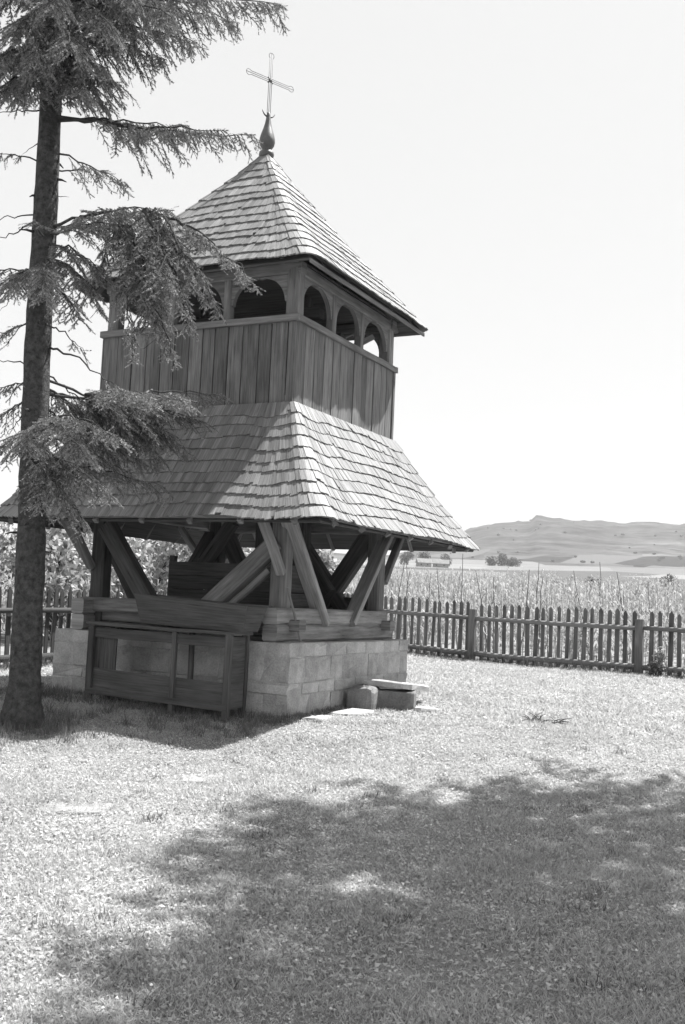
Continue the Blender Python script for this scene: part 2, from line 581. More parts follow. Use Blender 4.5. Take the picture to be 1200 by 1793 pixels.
def stone_mesh(lx, ly, lz):
    """bevelled, slightly irregular block centred in x, y; z 0..lz"""
    c = 0.013
    v, f = [], []
    J = lambda: random.uniform(-.015, .015)
    lv = [(0, c), (c, 0), (lz - c, 0), (lz, c)]
    cor = []
    for sx, sy in ((-1, -1), (1, -1), (1, 1), (-1, 1)):
        cor.append((sx * lx / 2, sy * ly / 2, sx, sy))
    for z, ins in lv:
        for x, y, sx, sy in cor:
            # two verts per corner for the vertical bevel
            xa, ya = x - sx * (c + ins), y - sy * ins
            xb, yb = x - sx * ins, y - sy * (c + ins)
            pr = [(xa, ya), (xb, yb)] if sx * sy > 0 else [(xb, yb), (xa, ya)]
            if (sx, sy) in ((-1, -1), (1, 1)):
                pr = [(xb, yb), (xa, ya)]
            else:
                pr = [(xa, ya), (xb, yb)]
            for px, py in pr:
                v.append((px + J(), py + J(), z + J() * .6))
    for k in range(3):
        for i in range(8):
            j = (i + 1) % 8
            f.append((k * 8 + i, k * 8 + j, k * 8 + 8 + j, k * 8 + 8 + i))
    f.append(tuple(range(7, -1, -1)))
    f.append(tuple(24 + i for i in range(8)))
    return mesh_from('stone', v, f, 'stone')

zs = [-.22, 0.05, 0.25, 0.45, 0.80, 1.0]
zs = [-.40, .0, .27, .44, .80, 1.0]
for ci in range(5):
    z0, z1 = zs[ci], zs[ci + 1]
    for side in range(4):
        rot = Matrix.Rotation(side * math.pi / 2, 4, 'Z')      # side 0 faces -y
        start = -BS if (ci + side) % 2 == 0 else -BS + .42
        end = BS if (ci + side) % 2 == 0 else BS - .0
        # corner stones alternate: even sides run through, odd ones butt
        if (ci + side) % 2 == 0:
            start, end = -BS, BS
        else:
            start, end = -BS + .40, BS - .40
        x = start
        while x < end - .05:
            w = random.uniform(.36, .95) if z1 - z0 > .22 else random.uniform(.34, .80)
            if end - (x + w) < .28:
                w = end - x
            dp = .40 + random.uniform(-.004, .004)
            gap = .005
            me = stone_mesh(w - gap, dp, z1 - z0 - gap)
            m = rot @ Matrix.Translation((x + w / 2, -BS + dp / 2 + random.uniform(-.004, .010), z0 + gap / 2 + random.uniform(-.006, .006))) @ Matrix.Rotation(random.uniform(-.012, .012), 4, 'Y')
            link('stone', me, base, m)
            x += w

# sill timbers ----------------------------------------------------
def tower_beam(name, p0, p1, w, h, mat='timber', parent=tower, **k):
    return beam(name, p0, p1, w, h, mat, parent, **k)

SX = 1.74
for sx in (1, -1):          # sides along y: two stacked logs
    tower_beam('sill_beam', (sx * SX, -2.05, 1.125), (sx * SX, 1.98, 1.125), .24, .235, 'pale_timber')
    tower_beam('sill_beam', (sx * SX, -2.07, 1.365), (sx * SX, 1.70 if sx > 0 else 1.98, 1.365), .24, .235, 'pale_timber')
for sy in (1, -1):          # crossing logs, ends show past the corner
    tower_beam('sill_beam', (-2.05, sy * 1.62, 1.235), (2.03, sy * 1.62, 1.235), .2, .17)
    tower_beam('sill_beam', (-1.9, sy * SX, 1.40), (1.6, sy * SX, 1.40), .22, .22)

# corner posts
for sx in (1, -1):
    for sy in (1, -1):
        tower_beam('corner_post', (sx * 1.655, sy * 1.655, 1.05), (sx * 1.655, sy * 1.655, 4.6), .25, .25, 'timber' if sx > 0 else 'shade_toned_timber', up=(0, 1, 0))

# diagonal braces, all four faces
tower_beam('brace', (1.83, -1.80, 2.75), (1.83, -.60, 1.26), .10, .24, 'pale_timber', up=(1, 0, 0))
tower_beam('brace', (1.83, 1.72, 2.85), (1.83, .30, 1.26), .10, .24, 'pale_timber', up=(1, 0, 0))
tower_beam('brace', (1.62, -1.71, 2.45), (.35, -1.71, 1.36), .24, .26, up=(0, 0, 1))
tower_beam('brace', (1.50, -1.72, 2.02), (.80, -1.72, 1.44), .10, .09, up=(0, 0, 1))
tower_beam('brace', (-1.55, -1.71, 2.65), (-.55, -1.71, 1.36), .24, .26, 'shade_toned_timber', up=(0, 0, 1))
tower_beam('brace', (-.15, -.2, 2.85), (-1.05, -.2, 1.65), .18, .2, 'shade_toned_timber', up=(0, 0, 1))
tower_beam('brace', (1.60, 1.72, 2.95), (.55, 1.72, 1.45), .26, .30, 'shade_toned_timber', up=(0, 0, 1))
tower_beam('brace', (-.20, 1.70, 3.05), (1.05, 1.70, 1.45), .20, .26, 'shade_toned_timber', up=(0, 0, 1))
tower_beam('brace', (-1.60, 1.72, 2.95), (-.75, 1.72, 1.45), .20, .28, 'shade_toned_timber', up=(0, 0, 1))
tower_beam('brace', (-1.77, -1.6, 2.75), (-1.77, -.5, 1.45), .2, .24, 'shade_toned_timber', up=(1, 0, 0))
tower_beam('brace', (-1.77, 1.6, 2.75), (-1.77, .5, 1.45), .2, .24, 'shade_toned_timber', up=(1, 0, 0))
# inner posts carrying the bell frame
for x, y in ((-.45, 1.35), (.35, 1.3)):
    tower_beam('bell_frame_post', (x, y, 1.05), (x, y, 4.4), .26, .26, 'shade_toned_timber', up=(0, 1, 0))
    tower_beam('brace', (x - .62, y - .02, 1.75), (x - .06, y - .02, 2.45), .18, .2, 'shade_toned_timber', up=(0, 0, 1))
    tower_beam('brace', (x + .62, y - .02, 1.75), (x + .06, y - .02, 2.45), .18, .2, 'shade_toned_timber', up=(0, 0, 1))
# low wall beam behind and floor boards
tower_beam('rail_beam', (-1.8, 1.45, 1.93), (-.6, 1.45, 1.90), .08, .10, 'shade_toned_timber')
tower_beam('rail_beam', (.3, 1.74, 1.58), (1.6, 1.74, 1.58), .12, .24, 'shade_toned_timber')
# eave brackets: from the posts outward to the skirt eave
for sx in (1, -1):
    for sy in (1, -1):
        tower_beam('eave_bracket', (sx * 1.74, sy * 1.80, 1.98), (sx * 1.74, sy * 2.62, 2.98), .11, .13, up=(1, 0, 0))
        if sx < 0: tower_beam('eave_bracket', (sx * 1.80, sy * 1.72, 1.98), (sx * 2.62, sy * 1.72, 2.98), .11, .13, up=(0, 1, 0))
# plates carrying the skirt rafters
for s in (1, -1):
    tower_beam('eave_plate', (-2.75, s * 2.42, 2.98), (2.75, s * 2.42, 2.98), .15, .16)
    tower_beam('eave_plate', (s * 2.42, -2.6, 3.00), (s * 2.42, 2.6, 3.00), .15, .16)
    tower_beam('tie_beam', (-1.8, s * 1.655, 2.92), (1.8, s * 1.655, 2.92), .2, .22)
    tower_beam('tie_beam', (s * 1.655, -1.8, 3.12), (s * 1.655, 1.8, 3.12), .2, .22)

# roofs -----------------------------------------------------------
CORN = [(-1, -1), (1, -1), (1, 1), (-1, 1)]                 # j -> face j from corner j to j+1: -y, +x, +y, -x
class Roof:
    """four-sided shingled roof given by a profile of rings (xp, yn, xn, yp, z)"""
    def __init__(self, rings):
        self.r = [np.array(q, float) for q in rings]
        seg = [np.linalg.norm(self.r[i + 1][[0, 4]] - self.r[i][[0, 4]]) for i in range(len(rings) - 1)]
        self.cum = np.concatenate([[0], np.cumsum(seg)])
        self.len = self.cum[-1]
    def ring(self, q):
        q = min(max(q, 0), self.len)
        i = min(int(np.searchsorted(self.cum, q, side='right')) - 1, len(self.r) - 2)
        t = (q - self.cum[i]) / (self.cum[i + 1] - self.cum[i])
        return self.r[i] * (1 - t) + self.r[i + 1] * t
    def corner(self, j, q):
        xp, yn, xn, yp, z = self.ring(q)
        sx, sy = CORN[j % 4]
        return Vector((xp if sx > 0 else -xn, yp if sy > 0 else -yn, z))
    def point(self, j, s, q):
        return self.corner(j, q).lerp(self.corner(j + 1, q), s)

shingle_list = []        # (roof tag, matrix, length, width, thickness, centre, normal)
def shingle_roof(roof, expo, wmean, tag, r_top, r_bot):
    """courses of split shingles; straight on the slopes, fanned round each hip"""
    n = int(round((roof.len) / expo))
    ex = roof.len / n
    def rad(q):
        return r_top + (r_bot - r_top) * q / roof.len
    def hub(j, q):
        """centre of the rounded corner"""
        c = roof.corner(j, q)
        sx, sy = CORN[j % 4]
        return Vector((c.x - sx * rad(q), c.y - sy * rad(q), c.z))
    def place(low, top, e, extra, w):
        dd = (low - top).normalized()
        nrm = dd.cross(e)
        if nrm.z < 0:
            nrm = -nrm
        low = low + dd * extra + nrm * (.030 + random.uniform(0, .006))
        top = top + nrm * .004
        m = frame(top, low - top, nrm)
        shingle_list.append((tag, m, (low - top).length, w, random.uniform(.016, .024), (low + top) / 2, nrm))
    def rag():
        return random.uniform(-.009, .009) - (random.uniform(.02, .06) if random.random() < .03 else 0)
    for k in range(1, n + 1):
        ql = k * ex + (0.02 if k == n else 0)
        qu = max(ql - ex * 1.55, 0.0)
        for j in range(4):
            out = (Vector((0, -1, 0)), Vector((1, 0, 0)), Vector((0, 1, 0)), Vector((-1, 0, 0)))[j]
            a, b = hub(j, ql) + out * rad(ql), hub(j + 1, ql) + out * rad(ql)
            au, bu = hub(j, qu) + out * rad(qu), hub(j + 1, qu) + out * rad(qu)
            ll, lu = (b - a).length, max((bu - au).length, .02)
            e = (b - a).normalized()
            x = 0.0
            ph = random.uniform(0, 6)
            while x < ll - .012:
                w = wmean * random.uniform(.65, 1.4)
                if ll - (x + w) < .035:
                    w = ll - x
                sfr = (x + w / 2) / ll
                c = sfr - .5
                f = min(max((abs(2 * c) - .55) / .45, 0), 1)
                f = f * f * (3 - 2 * f)
                su = min(max(.5 + c * ll / lu, 0), 1) * (1 - f) + sfr * f
                wave = .024 * math.sin(x * 1.7 + ph) + .012 * math.sin(x * 4.3 + ph * 2) + rag()
                dip = (.06 if tag == 'skirt' else .03) * math.exp(-((abs(2 * c) - .80) / .15) ** 2)
                place(a.lerp(b, sfr), au.lerp(bu, su), e, wave + dip, w * random.uniform(.98, 1.05) * (1 + .1 * f))
                x += w
            # the fan round corner j + 1
            m_ = max(2, int(round(rad(ql) * math.pi / 2 / (wmean * .9))))
            a0 = math.atan2(out.y, out.x)
            for i in range(m_):
                th = a0 + (i + .5) / m_ * math.pi / 2
                d2 = Vector((math.cos(th), math.sin(th), 0))
                tg = Vector((-math.sin(th), math.cos(th), 0))
                place(hub(j + 1, ql) + d2 * rad(ql), hub(j + 1, qu) + d2 * rad(qu), tg, rag(), rad(ql) * math.pi / 2 / m_ * 1.22)

def deck(roof, name, thick, mat):
    """thin boarded underside"""
    n = 6
    v, f, uv = [], [], []
    for k in range(n + 1):
        q = roof.len * k / n
        for j in range(4):
            p = roof.corner(j, q)
            v.append(Vector((p.x * .962, p.y * .962, p.z - .012)))
    off = len(v)
    for k in range(n + 1):
        q = roof.len * k / n
        for j in range(4):
            p = roof.corner(j, q)
            v.append(Vector((p.x * .958, p.y * .958, p.z - .012 - thick)))
    for k in range(n):
        for j in range(4):
            j2 = (j + 1) % 4
            f.append((k * 4 + j, (k + 1) * 4 + j, (k + 1) * 4 + j2, k * 4 + j2))
            uv += [(0, k * .4), (0, k * .4 + .4), (3, k * .4 + .4), (3, k * .4)]
            f.append((off + k * 4 + j2, off + (k + 1) * 4 + j2, off + (k + 1) * 4 + j, off + k * 4 + j))
            uv += [(3, k * .4), (3, k * .4 + .4), (0, k * .4 + .4), (0, k * .4)]
    for j in range(4):
        j2 = (j + 1) % 4
        f.append((n * 4 + j, off + n * 4 + j, off + n * 4 + j2, n * 4 + j2))
        uv += [(0, 0), (0, .03), (3, .03), (3, 0)]
    return link(name, mesh_from(name, v, f, mat, uv), tower)

skirt = Roof([(1.83, 1.83, 1.83, 1.83, 4.47), (2.07, 2.07, 2.05, 2.08, 4.05), (2.52, 2.52, 2.44, 2.58, 3.36), (3.05, 3.05, 2.89, 3.21, 2.66)])
cap = Roof([(.07, .07, .07, .07, 9.20), (.30, .30, .30, .30, 8.84), (1.20, 1.20, 1.20, 1.18, 7.72), (2.26, 2.26, 2.24, 2.24, 6.50)])
skirt_o = deck(skirt, 'skirt_roof', .03, 'old_board')
cap_o = deck(cap, 'spire_roof', .03, 'old_board')
shingle_roof(skirt, .213, .072, 'skirt', .05, .32)
shingle_roof(cap, .245, .072, 'cap', .02, .26)

# the 300 shingles that show largest are single pieces, the rest are one part per roof
def seen_size(s):
    c = np.array(s[5])
    v = CAM - c
    dist = np.linalg.norm(v)
    return max(0.0, float(np.dot(v / dist, np.array(s[6])))) * s[2] * s[3] / dist ** 2
unit = MB()
unit.box(Matrix.Identity(4), 1, 1, 1, .96, 0.0)
unit_me = mesh_from('shingle', unit.v, unit.f, 'shingle', [(u * .33, v * .1) for u, v in unit.uv])
order = sorted(range(len(shingle_list)), key=lambda i: -seen_size(shingle_list[i]))
single = set(order[:300])
rest = {'skirt': MB(), 'cap': MB()}
for i, (tag, m, ln, w, th, c, nn) in enumerate(shingle_list):
    if i in single:
        link('shingle', unit_me, skirt_o if tag == 'skirt' else cap_o, m @ Matrix.Diagonal((ln, w, th, 1)))
    else:
        rest[tag].box(m, ln, w, th, .96)
for tag, par in (('skirt', skirt_o), ('cap', cap_o)):
    o = rest[tag].build('shingles', 'shingle', par)
    o['kind'] = 'stuff'

# battens and rafters under both roofs
def under_roof(roof, par, qs, nr, drop, mat, w=.07):
    for q in qs:
        for j in range(4):
            a, b = roof.corner(j, q), roof.corner(j + 1, q)
            a, b = a.lerp(b, .05), b.lerp(a, .05)
            dz = Vector((0, 0, -drop))
            beam('batten', a * .985 + dz + Vector((0, 0, a.z * .015)), b * .985 + dz + Vector((0, 0, b.z * .015)), .06, .05, mat, par)
    for j in range(4):
        for i in range(nr):
            s = (i + .5) / nr
            p1 = roof.point(j, s, roof.len * .93)
            c = (s - .5)
            lu = (roof.corner(j + 1, roof.len * .05) - roof.corner(j, roof.len * .05)).length
            ll = (roof.corner(j + 1, roof.len) - roof.corner(j, roof.len)).length
            q0 = roof.len * .06
            su = min(max(.5 + c * ll / lu, 0.03), .97)
            if su in (0.03, .97):
                q0 = roof.len * (abs(2 * c) * .9)
                su = .5 + math.copysign(.48, c)
            p0 = roof.point(j, su, q0)
            if (p1 - p0).length < .25:
                continue
            dz = Vector((0, 0, -drop - .10))
            beam('rafter', p0 + dz, p1 + dz, w, .09, mat, par)
under_roof(skirt, skirt_o, [skirt.len * t for t in (.62, .74, .86, .94)], 7, .065, 'timber')
under_roof(cap, cap_o, [cap.len * t for t in (.78, .86, .92)], 5, .065, 'timber')
# fascia boards at the upper eave
for j in (1,):
    a, b = cap.corner(j, cap.len), cap.corner(j + 1, cap.len)
    dz = Vector((0, 0, -.048))
    beam('fascia_board', a * .965 + dz + Vector((0, 0, a.z * .035)), b * .965 + dz + Vector((0, 0, b.z * .035)), .03, .06, 'timber', cap_o)

# boarded shaft ----------------------------------------------------
for side in range(4):
    rot = Matrix.Rotation(side * math.pi / 2, 4, 'Z')
    x = -A
    while x < A - .01:
        w = random.uniform(.21, .32)
        if A - (x + w) < .14:
            w = A - x
        mb = MB()
        th = .028
        z0, z1 = 4.30 + random.uniform(-.01, .01), 5.705
        mb.box(Matrix.Identity(4), z1 - z0, w - .018, th)
        m = rot @ Matrix.Translation((x + w / 2, -A + th + random.uniform(-.007, .007), z0)) @ \
            Matrix(((0, 1, 0, 0), (0, 0, -1, 0), (1, 0, 0, 0), (0, 0, 0, 1)))
        m = m @ Matrix.Rotation(random.uniform(-.004, .004), 4, 'Z')
        mb.build('plank', 'plank', tower, m)
        x += w
    # cover strip on the corner edge
    mb = MB()
    mb.box(Matrix.Identity(4), 1.26, .07, .022)
    m = rot @ Matrix.Translation((A - .035, -A - .006, 4.43)) @ Matrix(((0, 1, 0, 0), (0, 0, -1, 0), (1, 0, 0, 0), (0, 0, 0, 1)))
    mb.build('corner_board', 'plank', tower, m)
# lining behind the planks so that no daylight passes the joints
mb = MB()
for side in range(4):
    rot = Matrix.Rotation(side * math.pi / 2, 4, 'Z')
    mb.box(rot @ Matrix.Translation((-A + .05, -A + .06, 4.28)), 2 * A - .1, .02, 1.42)
mb.build('inner_lining', 'shade_toned_timber', tower)
mb = MB()
mb.box(Matrix.Translation((-A + .07, 0, 4.9)), 2 * A - .14, 2 * A - .14, .04)
mb.build('gallery_floor', 'old_board', tower)
mb = MB()
mb.box(Matrix.Translation((-A + .07, 0, 4.31)), 2 * A - .14, 2 * A - .14, .04)
mb.build('shaft_ceiling', 'old_board', tower)
mb = MB()
mb.box(Matrix.Translation((-A + .02, 0, 6.62)), 2 * A - .04, 2 * A - .04, .03)
mb.build('gallery_ceiling', 'old_board', tower)
# railing band
for side in range(4):
    rot = Matrix.Rotation(side * math.pi / 2, 4, 'Z')
    e0, e1 = -A - .05, A + .05
    if side % 2:
        e0, e1 = -A + .002, A - .002
    beam('railing_band', rot @ Vector((e0, -A - .005, 5.755)), rot @ Vector((e1, -A - .005, 5.755)), .09, .105, 'timber', tower)
# gallery posts, plates and arched braces
PZ0, PZ1 = 5.80, 6.44
for sx in (1, -1):
    for sy in (1, -1):
        beam('gallery_post', (sx * 1.67, sy * 1.67, PZ0 - .1), (sx * 1.67, sy * 1.67, PZ1 + .2), .21, .21, 'timber', tower, up=(0, 1, 0))
def arch_brace(hx, hz):
    """spandrel with a curved edge: foot on the post, head on the plate; local x away from the post, y up"""
    pts = [(0, 0)]
    n = 9
    for i in range(n + 1):
        a = math.pi / 2 * i / n
        pts.append((.035 + (hx - .035) * (1 - math.cos(a)), hz * math.sin(a) * 1.0 - .02 * (1 if i == n else 0)))
    pts = [(0, 0), (.03, 0)] + pts[2:] + [(hx, hz), (0, hz)]
    return pts
for side in range(4):
    rot = Matrix.Rotation(side * math.pi / 2, 4, 'Z')
    beam('gallery_plate', rot @ Vector((-A - .02 + (.08 if side % 2 else 0), -1.69, 6.53 - (.006 if side % 2 else 0))),
         rot @ Vector((A + .02 - (.08 if side % 2 else 0), -1.69, 6.53 - (.006 if side % 2 else 0))), .17, .17, 'timber', tower)
    inner = 1.565
    bays = [-inner, -.52, .52, inner]
    for x in (-.52, .52):
        beam('gallery_post', rot @ Vector((x, -1.69, PZ0 - .05)), rot @ Vector((x, -1.69, PZ1 + .01)), .13, .13, 'timber', tower, up=(0, 1, 0))
    for i in range(3):
        x0 = bays[i] + (.0 if i == 0 else .065)
        x1 = bays[i + 1] - (.0 if i == 2 else .065)
        hx = (x1 - x0) / 2 - .004
        for xs, sg in ((x0, 1), (x1, -1)):
            mb = MB()
            pts = arch_brace(hx, .40)
            mtx = Matrix(((sg, 0, 0, 0), (0, 0, sg, 0), (0, 1, 0, 0), (0, 0, 0, 1)))
            mtx = Matrix(((sg, 0, 0, 0), (0, 0, 1, 0), (0, 1, 0, 0), (0, 0, 0, 1)))
            th = .075
            p = pts if sg < 0 else pts
            mb.poly_prism(p, Matrix.Identity(4), th)
            o = mb.build('arched_brace', 'timber', tower, rot @ Matrix.Translation((xs, -1.735, PZ1 - .40)) @ mtx)
# bits of the bell frame inside the gallery
beam('bell_frame_beam', (-1.5, .3, 5.95), (1.5, .3, 5.95), .18, .2, 'shade_toned_timber', tower)
beam('bell_frame_beam', (-1.5, -.5, 6.2), (1.5, -.5, 6.2), .16, .18, 'shade_toned_timber', tower)
beam('brace', (.95, 1.0, 5.85), (1.5, 1.45, 6.3), .1, .1, 'timber', tower)
for sx in (-1.0, 1.0):
    beam('bell_frame_post', (sx, -.1, 4.94), (sx, -.1, 6.6), .16, .16, 'shade_toned_timber', tower, up=(0, 1, 0))

# finial and wire cross --------------------------------------------
def lathe(profile, n=16):
    v, f = [], []
    for r, z in profile:
        for k in range(n):
            a = 2 * math.pi * k / n
            v.append((r * math.cos(a), r * math.sin(a), z))
    for i in range(len(profile) - 1):
        for k in range(n):
            k2 = (k + 1) % n
            f.append((i * n + k, i * n + k2, (i + 1) * n + k2, (i + 1) * n + k))
    f.append(tuple(range(n - 1, -1, -1)))
    f.append(tuple((len(profile) - 1) * n + k for k in range(n)))
    return v, f
prof = [(.085, 9.12), (.085, 9.18), (.12, 9.215), (.135, 9.255), (.125, 9.30), (.085, 9.335), (.07, 9.35), (.09, 9.37), (.125, 9.42), (.14, 9.48),
        (.135, 9.54), (.115, 9.62), (.085, 9.71), (.06, 9.80), (.043, 9.89), (.036, 9.96), (.03, 10.0), (.018, 10.02)]
v, f = lathe(prof)
fin = link('finial', mesh_from('finial', v, f, 'sheet', smooth=True), tower)
PH = math.radians(65)
bar = Vector((math.cos(PH), math.sin(PH), 0))
mb = MB()
for s in (-1, 1):
    pts = []
    for i in range(8):
        a = i / 7 * 1.25
        pts.append(bar * (s * (.02 + .12 * math.sin(a))) + Vector((0, 0, 9.945 + .13 * (1 - math.cos(a)))))
    mb.ring_tube(pts, [.022 - .0025 * i for i in range(8)], 6)
mb.build('crescent_horns', 'iron', tower, smooth=True)
def cross_wires():
    """each arm is an outline loop of bent rod with a rounded trefoil end, plus a rod along its middle"""
    mb = MB()
    c = Vector((0, 0, 10.60))
    R = .005
    def tube(pts):
        mb.ring_tube(pts, [R] * len(pts), 5)
    for ax, pr, l0, l1 in ((bar, Vector((0, 0, 1)), -.50, .50), (Vector((0, 0, 1)), bar, -.62, .50)):
        h = .032
        for s in (-1, 1):
            tube([c + ax * l0 * .98 + pr * (h * s), c + ax * (l1 - .10) + pr * (h * s)] if l0 < -.55 else
                 [c + ax * (l0 + .10) + pr * (h * s), c + ax * (l1 - .10) + pr * (h * s)])
        tube([c + ax * l0 * (1 if l0 > -.55 else .98), c + ax * l1])
        for end, lo in ((1, l1),) if l0 < -.55 else ((1, l1), (-1, -l0)):
            pts = []
            for i in range(13):
                a = -math.pi * .75 + (math.pi * 1.5) * i / 12
                pts.append(c + ax * (end * (lo - .055 + .052 * math.cos(a))) + pr * (.052 * math.sin(a)))
            pts = [c + ax * (end * (lo - .10)) + pr * (-h)] + pts + [c + ax * (end * (lo - .10)) + pr * h]
            tube(pts)
    mb.ring_tube([c - bar * .05 - Vector((0, 0, .05)), c + bar * .05 + Vector((0, 0, .05))], [.012, .012], 5)
    mb.ring_tube([c - bar * .05 + Vector((0, 0, .05)), c + bar * .05 - Vector((0, 0, .05))], [.012, .012], 5)
    return mb.build('wire_cross', 'iron', tower, smooth=True)
cross_wires()

# ---------------------------------------------------------------- things at the tower
# plank bin standing inside the open ground stage
b = empty('plank_bin', (-.1, 0, 1.0))
setp(b, 'dark plank bin standing inside the open ground stage of the bell tower', 'bin')
for i in range(5):
    z = .05 + i * .222
    beam('board', (-1.06, -.5, z + .11), (1.15, -.5, z + .11), .035, .216, 'old_board', b)
    beam('board', (-1.06, .42, z + .11), (1.15, .42, z + .11), .035, .216, 'old_board', b)
    beam('board', (1.15, -.48, z + .11), (1.15, .40, z + .11), .035, .216, 'old_board', b)
    beam('board', (-1.08, -.48, z + .11), (-1.08, .40, z + .11), .035, .216, 'old_board', b)
for x, y in ((-1.03, -.45), (1.1, -.45), (1.1, .37), (-1.03, .37)):
    beam('corner_post', (x, y, 0), (x, y, 1.26), .11, .11, 'old_board', b, up=(0, 1, 0))

# long framed stand in front of the base
s = empty('wooden_stand', (.36, -2.58, 0))
setp(s, 'long dark open-framed wooden stand in front of the stone base', 'stand')
X0, X1, Y0, Y1 = -1.20, 1.22, -.22, .20
gl = G(-.8, -2.8)
beam('table_top', (X0 - .06, 0, 1.135), (X1 + .06, 0, 1.105), .50, .045, 'old_board', s)
for x in (X0 + .03, .30, X1 - .03):
    beam('leg', (x, Y0, -.06), (x, Y0, 1.10), .10 if x != .30 else .07, .07, 'old_board', s, up=(0, 1, 0))
    beam('leg', (x, Y1, -.06), (x, Y1, 1.10), .10 if x != .30 else .07, .07, 'old_board', s, up=(0, 1, 0))
beam('bottom_rail', (X0, Y0 - .01, .17), (X1, Y0 - .01, .10), .05, .09, 'old_board', s)
beam('bottom_rail', (X0, Y1 + .01, .17), (X1, Y1 + .01, .10), .05, .09, 'old_board', s)
beam('apron_board', (X0 + .08, Y0 + .015, 1.01), (X1 - .08, Y0 + .015, .985), .025, .14, 'old_board', s)
beam('side_panel', (X0 + .26, Y0 + .05, .12), (X0 + .26, Y0 + .05, 1.09), .40, .025, 'old_board', s, up=(0, 1, 0))
beam('lower_board', (X0 + .08, Y0 + .030, .34), (X1 - .08, Y0 + .030, .28), .025, .31, 'old_board', s)
beam('end_board', (X1 - .02, Y0 + .02, .58), (X1 - .02, Y1 - .02, .58), .025, .98, 'old_board', s)
beam('end_board', (X0 + .02, Y0 + .02, .60), (X0 + .02, Y1 - .02, .60), .025, .98, 'old_board', s)

# trough lying on the stand, sides sloping outward
def trough():
    t = empty('wooden_trough', (.82, -2.48, 1.17))
    setp(t, 'long dark wooden trough lying on top of the stand', 'trough')
    lb, lt, wb, wt, h = .86, .95, .20, .29, .36
    th = .028
    def panel(name, quad, nrm):
        mb = MB()
        q = [Vector(p) for p in quad]
        n = Vector(nrm).normalized() * th
        b0 = [p for p in q] + [p + n for p in q]
        mb.v = b0
        mb.f = [(3, 2, 1, 0), (4, 5, 6, 7)] + [(i, (i + 1) % 4, 4 + (i + 1) % 4, 4 + i) for i in range(4)]
        Lx = (q[1] - q[0]).length
        Hx = (q[3] - q[0]).length
        base_uv = [(0, 0), (Lx, 0), (Lx, Hx), (0, Hx)]
        mb.uv = [base_uv[i] for i in (3, 2, 1, 0)] + base_uv + [(0, 0), (Lx, 0), (Lx, .02), (0, .02)] * 4
        mb.build(name, 'old_board', t)
    panel('side_board', [(-lb, -wb, 0), (lb, -wb, 0), (lt, -wt, h), (-lt, -wt, h + .05)], (0, 1, .2))
    panel('side_board', [(lb, wb, 0), (-lb, wb, 0), (-lt, wt, h + .05), (lt, wt, h)], (0, -1, .2))
    panel('end_board', [(lb, -wb + .03, 0.004), (lb, wb - .03, 0.004), (lt, wt - .032, h - .01), (lt, -wt + .032, h - .01)], (-1, 0, .2))
    panel('end_board', [(-lb, wb - .03, 0.004), (-lb, -wb + .03, 0.004), (-lt, -wt + .032, h + .04), (-lt, wt - .032, h + .04)], (1, 0, .2))
    panel('bottom_board', [(-lb + .03, -wb + .03, .004), (-lb + .03, wb - .03, .004), (lb - .03, wb - .03, .004), (lb - .03, -wb + .03, .004)], (0, 0, 1))
    t.rotation_euler = (0, math.radians(1.6), 0)
    t.location.z = 1.155
    # spreads to its real footprint
    return t
trough()

# stick leaning on the corner
st = beam('leaning_stick', (2.02, -1.62, 1.0), (1.86, -1.80, 1.78), .03, .03, 'timber', None, up=(0, 1, 0))
setp(st, 'thin pale stick leaning against the sill timbers at the near corner', 'stick')

# ---------------------------------------------------------------- stones
def boulder(name, x, y, z, lx, ly, lz, rz, mat, label, cat, seed, rough=.10, group=None):
    r = np.random.default_rng(seed)
    n, mrow = 14, 8
    v, f = [], []
    for i in range(mrow + 1):
        ph = math.pi * i / mrow
        for k in range(n):
            th = 2 * math.pi * k / n
            d = np.array([math.sin(ph) * math.cos(th), math.sin(ph) * math.sin(th), -math.cos(ph)])
            e = 0.42          # squarish
            p = np.sign(d) * np.abs(d) ** e
            p = p * (1 + rough * (r.random(3) - .5))
            v.append((p[0] * lx / 2, p[1] * ly / 2, p[2] * lz / 2))
    for i in range(mrow):
        for k in range(n):
            k2 = (k + 1) % n
            f.append((i * n + k, i * n + k2, (i + 1) * n + k2, (i + 1) * n + k))
    f.append(tuple(range(n - 1, -1, -1)))
    f.append(tuple(mrow * n + k for k in range(n)))
    o = link(name, mesh_from(name, v, f, mat), None)
    o.location = (x, y, z)
    o.rotation_euler = (r.uniform(-.03, .03), r.uniform(-.03, .03), rz)
    return setp(o, label, cat, group)
def slab(name, x, y, z, lx, ly, lz, rz, mat, label, cat, seed, tilt=(0, 0)):
    """broken flat stone: irregular outline, chipped rim, uneven top"""
    r = random.Random(seed)
    n = 15
    v, f = [], []
    out = []
    for k in range(n):
        a = 2 * math.pi * k / n
        q = .30
        px = math.copysign(abs(math.cos(a)) ** q, math.cos(a)) * lx / 2
        py = math.copysign(abs(math.sin(a)) ** q, math.sin(a)) * ly / 2
        m_ = 1 + r.uniform(-.10, .07)
        out.append((px * m_, py * m_))
    for zz_, sc in ((-lz, .98), (-.02, 1.0), (0, .955), (.006, .55)):
        for px, py in out:
            v.append((px * sc + r.uniform(-.008, .008), py * sc + r.uniform(-.008, .008), zz_ + r.uniform(-.012, .008)))
    v.append((0, 0, .004))
    for i in range(3):
        for k in range(n):
            k2 = (k + 1) % n
            f.append((i * n + k, i * n + k2, (i + 1) * n + k2, (i + 1) * n + k))
    for k in range(n):
        f.append((3 * n + k, 3 * n + (k + 1) % n, 4 * n))
    f.append(tuple(range(n - 1, -1, -1)))
    o = link(name, mesh_from(name, v, f, mat), None)
    o.location = (x, y, z)
    o.rotation_euler = (tilt[0], tilt[1], rz)
    return setp(o, label, cat)
